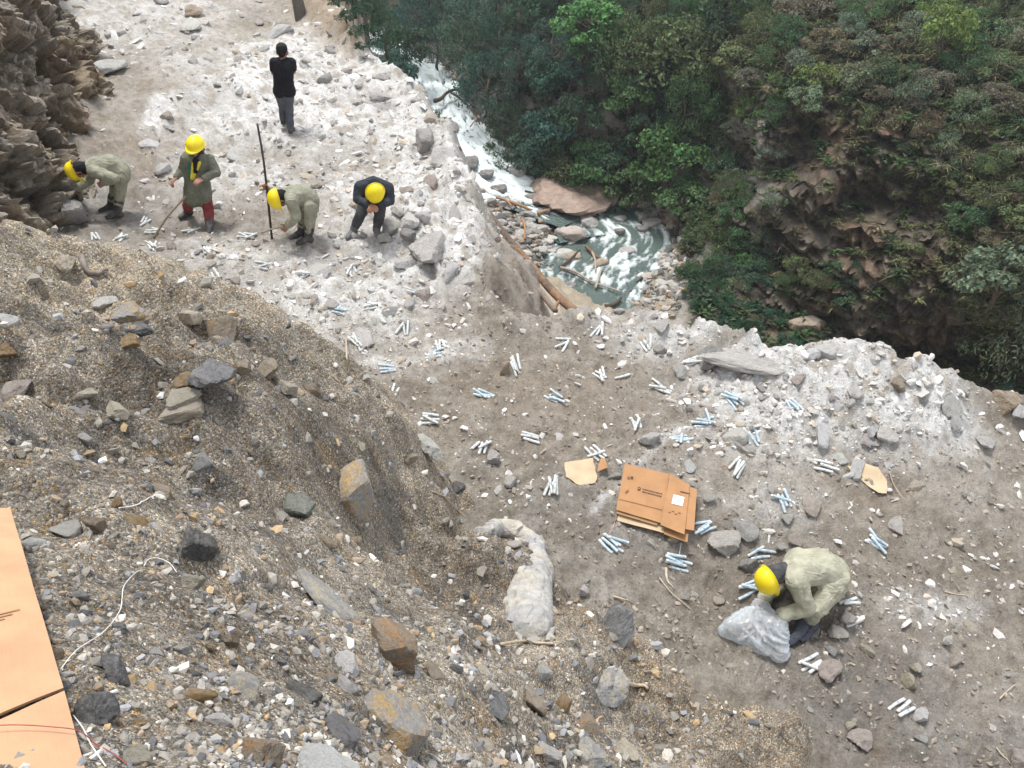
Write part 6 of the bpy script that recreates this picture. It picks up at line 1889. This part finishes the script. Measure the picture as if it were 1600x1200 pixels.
def px_joints(foot_px, spec):
    """joints from photo points, each with its distance in metres before (-) or behind (+) the feet"""
    f = [hit(*foot_px[0]), hit(*foot_px[1])]
    y0 = (f[0].y + f[1].y) / 2
    J = {'anL': f[0] + Vector((0, 0, .085)), 'anR': f[1] + Vector((0, 0, .085))}
    for k, (u, v, dy) in spec.items(): J[k] = at_y(u, v, y0 + dy)
    return J
V3 = Vector
# 1: bent worker against the rock face
J1 = px_joints(((186, 341), (176, 330)), dict(head=(120,266,-.10), neck=(136,262,-.05), chest=(152,259,0), belly=(174,256,.02), pelvis=(189,268,.03), shL=(147,268,-.17), shR=(146,256,.17), elL=(180,279,-.26), haL=(163,286,-.22), elR=(140,282,.12), haR=(119,296,.02), hipL=(188,276,-.08), hipR=(186,272,.10), knL=(187,308,-.10), knR=(178,302,.10)))
J1['ftL'] = J1['ftR'] = V3((-.9, -.4, 0)); J1['palmL'] = V3((-.3, .8, -.3)); J1['palmR'] = V3((.3, -.6, -.4))
person(J1, 'worker in pale olive overalls and yellow helmet bent over beside the rock face', V3((-.75, -.25, -.6)), M_OL, M_OL, M_BOOT, seed=1, skirt=.06, collar=M_PALE, cuff=.5, btop=.22)
# 2: standing worker in red trousers
J2 = px_joints(((296, 338), (329, 360)), dict(head=(306,229,-.02), neck=(309,243,0), chest=(309,256,0), belly=(308,276,.0), pelvis=(309,295,0), shL=(292,249,-.04), shR=(326,250,.02), elL=(286,266,-.02), haL=(276,277,-.14), elR=(338,270,-.04), haR=(318,279,-.22), hipL=(301,300,0), hipR=(317,301,0), knL=(293,321,-.04), knR=(326,328,-.06)))
J2['ftL'] = V3((-.5, -.8, 0)); J2['ftR'] = V3((.2, -1, 0)); J2['palmL'] = V3((.4, 0, -.8)); J2['palmR'] = V3((0, .6, -.8))
r2, j2 = person(J2, 'standing worker in olive jacket, maroon trousers, dark scarf and yellow helmet holding a slanting pole', V3((-.15, -.85, -.35)), M_OLD, M_RED, M_BOOT, seed=2, skirt=.14, scarf=cloth('dark_purple_scarf', (.022, .016, .03)), cuff=.7)
part('vest_front', [[(j2['neck'] + V3((-.035, -.115, -.06)), .026), (j2['belly'] + V3((-.02, -.148, .03)), .022)]], .009, M_YEL, r2, .002, .05, 1, .7)
part('vest_front', [[(j2['neck'] + V3((.045, -.115, -.06)), .026), (j2['belly'] + V3((.0, -.150, .03)), .02)]], .009, M_YEL, r2, .002, .05, 2, .7)
part('lapel', [[(j2['neck'] + V3((-.08, -.105, -.04)), .026), (j2['belly'] + V3((-.055, -.138, .05)), .02)]], .009, M_GREEN, r2, .002, .05, 3, .7)
part('scarf_end', [[(j2['neck'] + V3((.0, -.10, -.04)), .05), (j2['chest'] + V3((.0, -.135, -.06)), .03)]], .009, M_BLACK, r2, .003, .05, 3, .7)
# 3: bent worker with the upright bar
J3 = px_joints(((472, 371), (483, 380)), dict(head=(436,310,-.08), neck=(449,308,-.03), chest=(460,305,0), belly=(475,303,.03), pelvis=(484,314,.03), shL=(449,303,.17), shR=(456,315,-.17), elL=(434,303,.24), haL=(421,297,.16), elR=(463,338,-.22), haR=(450,352,-.20), hipL=(480,320,.10), hipR=(485,322,-.09), knL=(474,345,.08), knR=(484,350,-.10)))
J3['ftL'] = J3['ftR'] = V3((-.8, -.5, 0)); J3['palmL'] = V3((-.2, -.8, 0)); J3['palmR'] = V3((-.6, .3, -.6)); J3['hdL'] = V3((-.3, -.2, .5))
r3, j3 = person(J3, 'worker in faded khaki jacket and yellow helmet bent left holding an upright iron bar', V3((-.7, -.3, -.65)), M_OL, M_OL, M_BOOT, seed=3, skirt=.06, collar=M_PALE, cuff=.5, btop=.2)
# 4: dark clad worker bent to the front
J4 = px_joints(((553, 369), (589, 367)), dict(head=(586,299,-.30), neck=(585,290,-.18), chest=(583,290,-.08), belly=(582,294,.02), pelvis=(583,304,.10), shL=(563,293,-.10), shR=(605,294,-.10), elL=(558,311,-.16), haL=(576,320,-.32), elR=(610,313,-.16), haR=(590,322,-.32), hipL=(574,311,.08), hipR=(593,312,.08), knL=(563,337,-.06), knR=(593,338,-.06)))
J4['ftL'] = V3((-.4, -.9, 0)); J4['ftR'] = V3((.3, -.95, 0)); J4['palmL'] = V3((.5, 0, -.6)); J4['palmR'] = V3((-.5, 0, -.6))
person(J4, 'worker in dark navy clothes and yellow helmet stooping towards the camera beside the broken pile', V3((0, -.7, -.7)), M_NAVY, M_CHAR, cloth('grey_rubber', (.14, .14, .145), .6), seed=4, skirt=.04, bulk=.98, cuff=.6)
# 5: man in a black T-shirt seen from behind
J5 = px_joints(((444, 195), (455, 209)), dict(head=(441,80,.03), neck=(442,92,.0), chest=(442,107,0), belly=(443,125,0), pelvis=(444,139,0), shL=(429,98,.0), shR=(455,98,.0), elL=(427,114,.06), haL=(437,112,.22), elR=(459,112,.06), haR=(447,115,.24), hipL=(438,143,0), hipR=(450,144,0), knL=(442,168,.06), knR=(452,173,.0)))
J5['ftL'] = J5['ftR'] = V3((.1, 1, 0)); J5['palmL'] = V3((.2, -.8, 0)); J5['palmR'] = V3((-.2, -.8, 0)); J5['hdL'] = V3((1, .2, 0)); J5['hdR'] = V3((-1, .2, 0))
person(J5, 'bareheaded man in black T-shirt and grey jeans standing with folded arms, back turned', V3((0, 1, -.1)), M_BLACK, M_JEAN, M_BOOT, hat=False, short=True, skirt=.04, seed=5, bulk=1.0, curl=.4, cuff=.9)
# 6: stooping worker with the plastic bag
J6 = px_joints(((1246, 998), (1266, 988)), dict(head=(1205,904,.18), neck=(1226,893,.24), chest=(1249,889,.28), belly=(1283,884,.32), pelvis=(1303,899,.30), shL=(1246,872,.46), shR=(1244,906,.12), elL=(1218,912,.42), haL=(1192,936,.24), elR=(1262,950,.02), haR=(1220,962,.05), hipL=(1296,905,.36), hipR=(1296,918,.20), knL=(1270,945,.18), knR=(1268,955,.04)))
J6['ftL'] = V3((-.8, -.5, 0)); J6['ftR'] = V3((-.7, -.6, 0)); J6['palmL'] = V3((0, -.6, -.6)); J6['palmR'] = V3((-.3, .5, -.6))
r6, j6 = person(J6, 'stooping worker in faded khaki coat and yellow helmet filling a clear plastic bag', V3((-.65, -.35, -.65)), M_PALE, M_OL, cloth('dark_rubber', (.06, .065, .085), .5), seed=6, skirt=.10, bulk=1.12, collar=M_PALE, scarf=M_CHAR, cuff=.55)

for s_ in 'LR':
    e_, h_ = j6['el' + s_], j6['ha' + s_]
    part('cuff', [[(lerpv(e_, h_, .80), .066), (lerpv(e_, h_, .92), .068)]], .009, M_PALE, r6, .004, .05, 31, .7)
sh_ = (j6['shR'] - j6['shL']).normalized(); kn_ = (j6['knL'] + j6['knR']) / 2; dn_ = (kn_ - j6['pelvis']).normalized()
part('coat_skirt', [[(j6['pelvis'] - sh_ * .12 + dn_ * .02, .10), (j6['pelvis'] - sh_ * .14 + dn_ * .26, .085)], [(j6['pelvis'] + sh_ * .12 + dn_ * .02, .10), (j6['pelvis'] + sh_ * .14 + dn_ * .26, .085)], [(j6['pelvis'] + dn_ * .05, .125), (j6['pelvis'] + dn_ * .27, .10)]], .012, M_PALE, r6, .012, .10, 41, .7)
bk_ = (j6['belly'] - j6['chest']).normalized(); ub_ = bk_.cross(sh_); ub_ = ub_ if ub_.z > 0 else -ub_
part('belt', [[(j6['belly'] - sh_ * .15 + bk_ * .05 + ub_ * .02, .022), (j6['belly'] - sh_ * .08 + bk_ * .05 + ub_ * .125, .018), (j6['belly'] + bk_ * .05 + ub_ * .148, .016), (j6['belly'] + sh_ * .08 + bk_ * .05 + ub_ * .125, .018), (j6['belly'] + sh_ * .15 + bk_ * .05 + ub_ * .02, .022)]], .008, M_PALE, r6, .002, .05, 51, .7)

# the clear plastic bag
mat_bag, nt, b = new_mat('clear_plastic')
oc = coords(nt)
wv = noise_n(nt, oc, 9, 2, .5, 3.0)
cr = math_n(nt, 'ABSOLUTE', math_n(nt, 'SUBTRACT', wv, .5))
nt.links.new(ramp(nt, cr, [(0., (.97, .98, .99)), (.03, (.86, .90, .93)), (.055, (.68, .75, .81)), (.5, (.63, .71, .78))]), b.inputs['Base Color'])  # whitened creases, doubling as highlights painted into the base colour
b.inputs['Roughness'].default_value = .10; b.inputs['Specular IOR Level'].default_value = 1.0; b.inputs['Coat Weight'].default_value = .6; b.inputs['Coat Roughness'].default_value = .05
nrm_ = bump(nt, b, cr, .5, .05)
tl_ = nt.nodes.new('ShaderNodeBsdfTranslucent'); tl_.inputs['Color'].default_value = (.70, .78, .84, 1)
tp_ = nt.nodes.new('ShaderNodeBsdfTransparent'); tp_.inputs['Color'].default_value = (.96, .98, .99, 1)
m1 = nt.nodes.new('ShaderNodeMixShader'); m1.inputs[0].default_value = .25
m2 = nt.nodes.new('ShaderNodeMixShader')
lw = nt.nodes.new('ShaderNodeLayerWeight'); lw.inputs[0].default_value = .4
nt.links.new(b.outputs[0], m1.inputs[1]); nt.links.new(tl_.outputs[0], m1.inputs[2])
nt.links.new(ramp(nt, lw.outputs['Facing'], [(0., .42), (.45, .66), (.85, .97)]), m2.inputs[0]); nt.links.new(tp_.outputs[0], m2.inputs[1]); nt.links.new(m1.outputs[0], m2.inputs[2])
nt.links.new(m2.outputs[0], nt.nodes['Material Output'].inputs['Surface'])
def bp6(u, v, r, lift=.0):
    p = hit(u, v); return (p + V3((0, 0, r * .7 + lift)), r)
hL, hR = J6['haL'], J6['haR']
bagc = [[bp6(1143, 986, .10), bp6(1176, 986, .155), bp6(1204, 1004, .145), bp6(1216, 1026, .085)],
        [bp6(1132, 990, .06), bp6(1165, 1003, .07), bp6(1195, 1018, .07)],
        [bp6(1185, 985, .12, .02), (lerpv(bp6(1185, 970, .1)[0], hL, .5), .09), (hL + V3((-.03, -.03, -.03)), .055)],
        [bp6(1205, 998, .11, .02), (lerpv(bp6(1210, 985, .1)[0], hR, .5), .085), (hR + V3((-.04, -.03, -.02)), .055)],
        [(hL + V3((-.02, -.02, -.04)), .055), (hR + V3((-.05, -.02, -.03)), .055)]]
me = blob(bagc, .012, 0, 9, .10, 6)
co = np.empty(len(me.vertices) * 3, np.float32); me.vertices.foreach_get('co', co); co = co.reshape(-1, 3).astype(np.float64)
no = np.empty(len(me.vertices) * 3, np.float32); me.vertices.foreach_get('normal', no); no = no.reshape(-1, 3)
hm_ = np.array((hL + hR) / 2) + np.array([0, 0, .06]); q_ = co - hm_; dist = np.linalg.norm(q_, axis=1)
ang = np.arctan2(q_[:, 0] * .8 + q_[:, 1] * .6, -q_[:, 0] * .6 + q_[:, 1] * .2 - q_[:, 2])
w_ = ang * 17 + 2.2 * noise3(co / .22, 3)
pleat = (1 - np.abs(np.sin(w_)) ** .6 * 1.6) * .016 * smooth(.03, .16, dist) * (1 - .45 * smooth(.3, .5, dist))
co = co + no * (pleat + .004 * noise3(co / .07, 5) + .012 * noise3(co / .2, 6))[:, None]
me.vertices.foreach_set('co', co.astype(np.float32).ravel()); me.update()
me.materials.append(mat_bag)
tag(link('plastic_bag', me), 'clear bluish plastic bag held open on the ground by the stooping worker', 'plastic bag')

# hand tools
def tool(pts, r, mat, label, name, cat, taper=1.0):
    return strand(name, None, r, mat, label, cat, taper=taper, sides=9, rel_pos=pts)
for k_ in range(9):
    c_ = hit(1162 + 5 * k_, 994 + (k_ % 3) * 5) + V3((0, 0, .045 + .02 * (k_ % 3)))
    d_ = V3((rnd.uniform(-1, 1), rnd.uniform(-1, 1), rnd.uniform(-.15, .2))).normalized()
    o_ = link('paper_stick', STICKS[k_ % 4]); o_.location = c_; o_.rotation_euler = d_.to_track_quat('Z', 'Y').to_euler(); o_.color = (.62, .60, .60, 1) if k_ % 3 else (.60, .36, .34, 1)
    tag(o_, 'pinkish paper stick showing through the plastic bag' if k_ % 3 == 0 else 'off white paper stick inside the plastic bag', 'paper stick', 'paper sticks inside the plastic bag')
mat_iron = plain('dark_iron', (.045, .035, .03), .55); mat_handle = plain('worn_wood', (.26, .21, .16))
pole_top = lerpv(J3['haL'], J3['haL'], 0)
bot = hit(425, 374); y_b = J3['haL'] + V3((-.02, -.04, .02))
tp = at_y(402, 193, y_b.y + .25); mid = at_y(411, 245, y_b.y + .10)
tool([bot, y_b, mid, tp], .016, mat_iron, 'long dark iron bar standing upright in a worker\'s hand', 'iron_bar', 'iron bar', .85)
tool([hit(240, 372), lerpv(hit(240, 372), J2['haL'] + V3((.06, -.1, -.2)), .5), at_y(291, 306, J2['haL'].y + .0)], .017, mat_handle, 'slanting wooden pole leaning by the worker in red trousers', 'wooden_pole', 'pole', .9)
tool([hit(133, 343), lerpv(hit(133, 343), J1['haR'], .5), J1['haR'] + V3((-.03, 0, .03))], .014, mat_iron, 'short dark bar in the hand of the worker at the rock face', 'iron_bar', 'iron bar')
h3 = J3['haR']
tool([h3 + V3((-.02, -.02, -.01)), h3 + V3((-.18, -.06, -.02)), h3 + V3((-.34, -.1, -.06))], .012, mat_handle, 'short curved stick held low by the worker beside the upright bar', 'short_stick', 'stick')
print('people', time.time() - T0)

# ------------------------------------------------------------------ look-alikes: say which of them
bpy.context.view_layer.update()
by = {}
for o in COL.objects:
    if o.parent is None and o.get('label') and o.get('kind') is None: by.setdefault(o['label'], []).append(o)
NUM = {2: 'two', 3: 'three', 4: 'four', 5: 'five', 6: 'six', 7: 'seven', 8: 'eight', 9: 'nine'}
ORD = ['leftmost', 'second from left', 'third from left', 'fourth from left', 'fifth from left', 'sixth from left', 'seventh from left', 'eighth from left']
for lab, os_ in by.items():
    n_ = len(os_)
    if n_ < 2: continue
    os_.sort(key=lambda o: float(project(np.array(o.location))[0]))
    for k, o in enumerate(os_):
        w = 'left' if (n_ == 2 and k == 0) else 'right' if n_ == 2 else 'middle' if (n_ == 3 and k == 1) else 'rightmost' if k == n_ - 1 else ORD[min(k, 7)]
        if 'from' not in w and n_ <= 9: w += ' of ' + NUM[n_]
        o['label'] = lab.replace('stick ', 'stick, ' + w + ', ', 1) if ('stick ' in lab and len(lab) < 200 and o.get('category') == 'paper stick') else lab + ', ' + w
long_ = [o['label'] for o in COL.objects if o.get('label') and len(o['label'].replace(',', '').split()) > 16]
if long_: print('LONG', long_[:40])
print('done', time.time() - T0)

# ------------------------------------------------------------------ the damp air of the gorge
DENS = 0.00042
if DENS:
    bm = bmesh.new(); bmesh.ops.create_cube(bm, size=1.0)
    for v in bm.verts: v.co = Vector((v.co.x * 150, 65 + v.co.y * 190, -13 + v.co.z * 46))
    me = bpy.data.meshes.new('haze'); bm.to_mesh(me); bm.free()
    m = bpy.data.materials.new('haze_air'); m.use_nodes = True; nt = m.node_tree; nt.nodes.clear()
    pv = nt.nodes.new('ShaderNodeVolumePrincipled'); pv.inputs['Color'].default_value = (.86, .93, .97, 1); pv.inputs['Density'].default_value = DENS; pv.inputs['Anisotropy'].default_value = .2
    mo = nt.nodes.new('ShaderNodeOutputMaterial'); nt.links.new(pv.outputs[0], mo.inputs['Volume'])
    me.materials.append(m)
    hz = link('haze', me); tag(hz, 'thin damp haze hanging in the gorge', None, None, 'stuff')
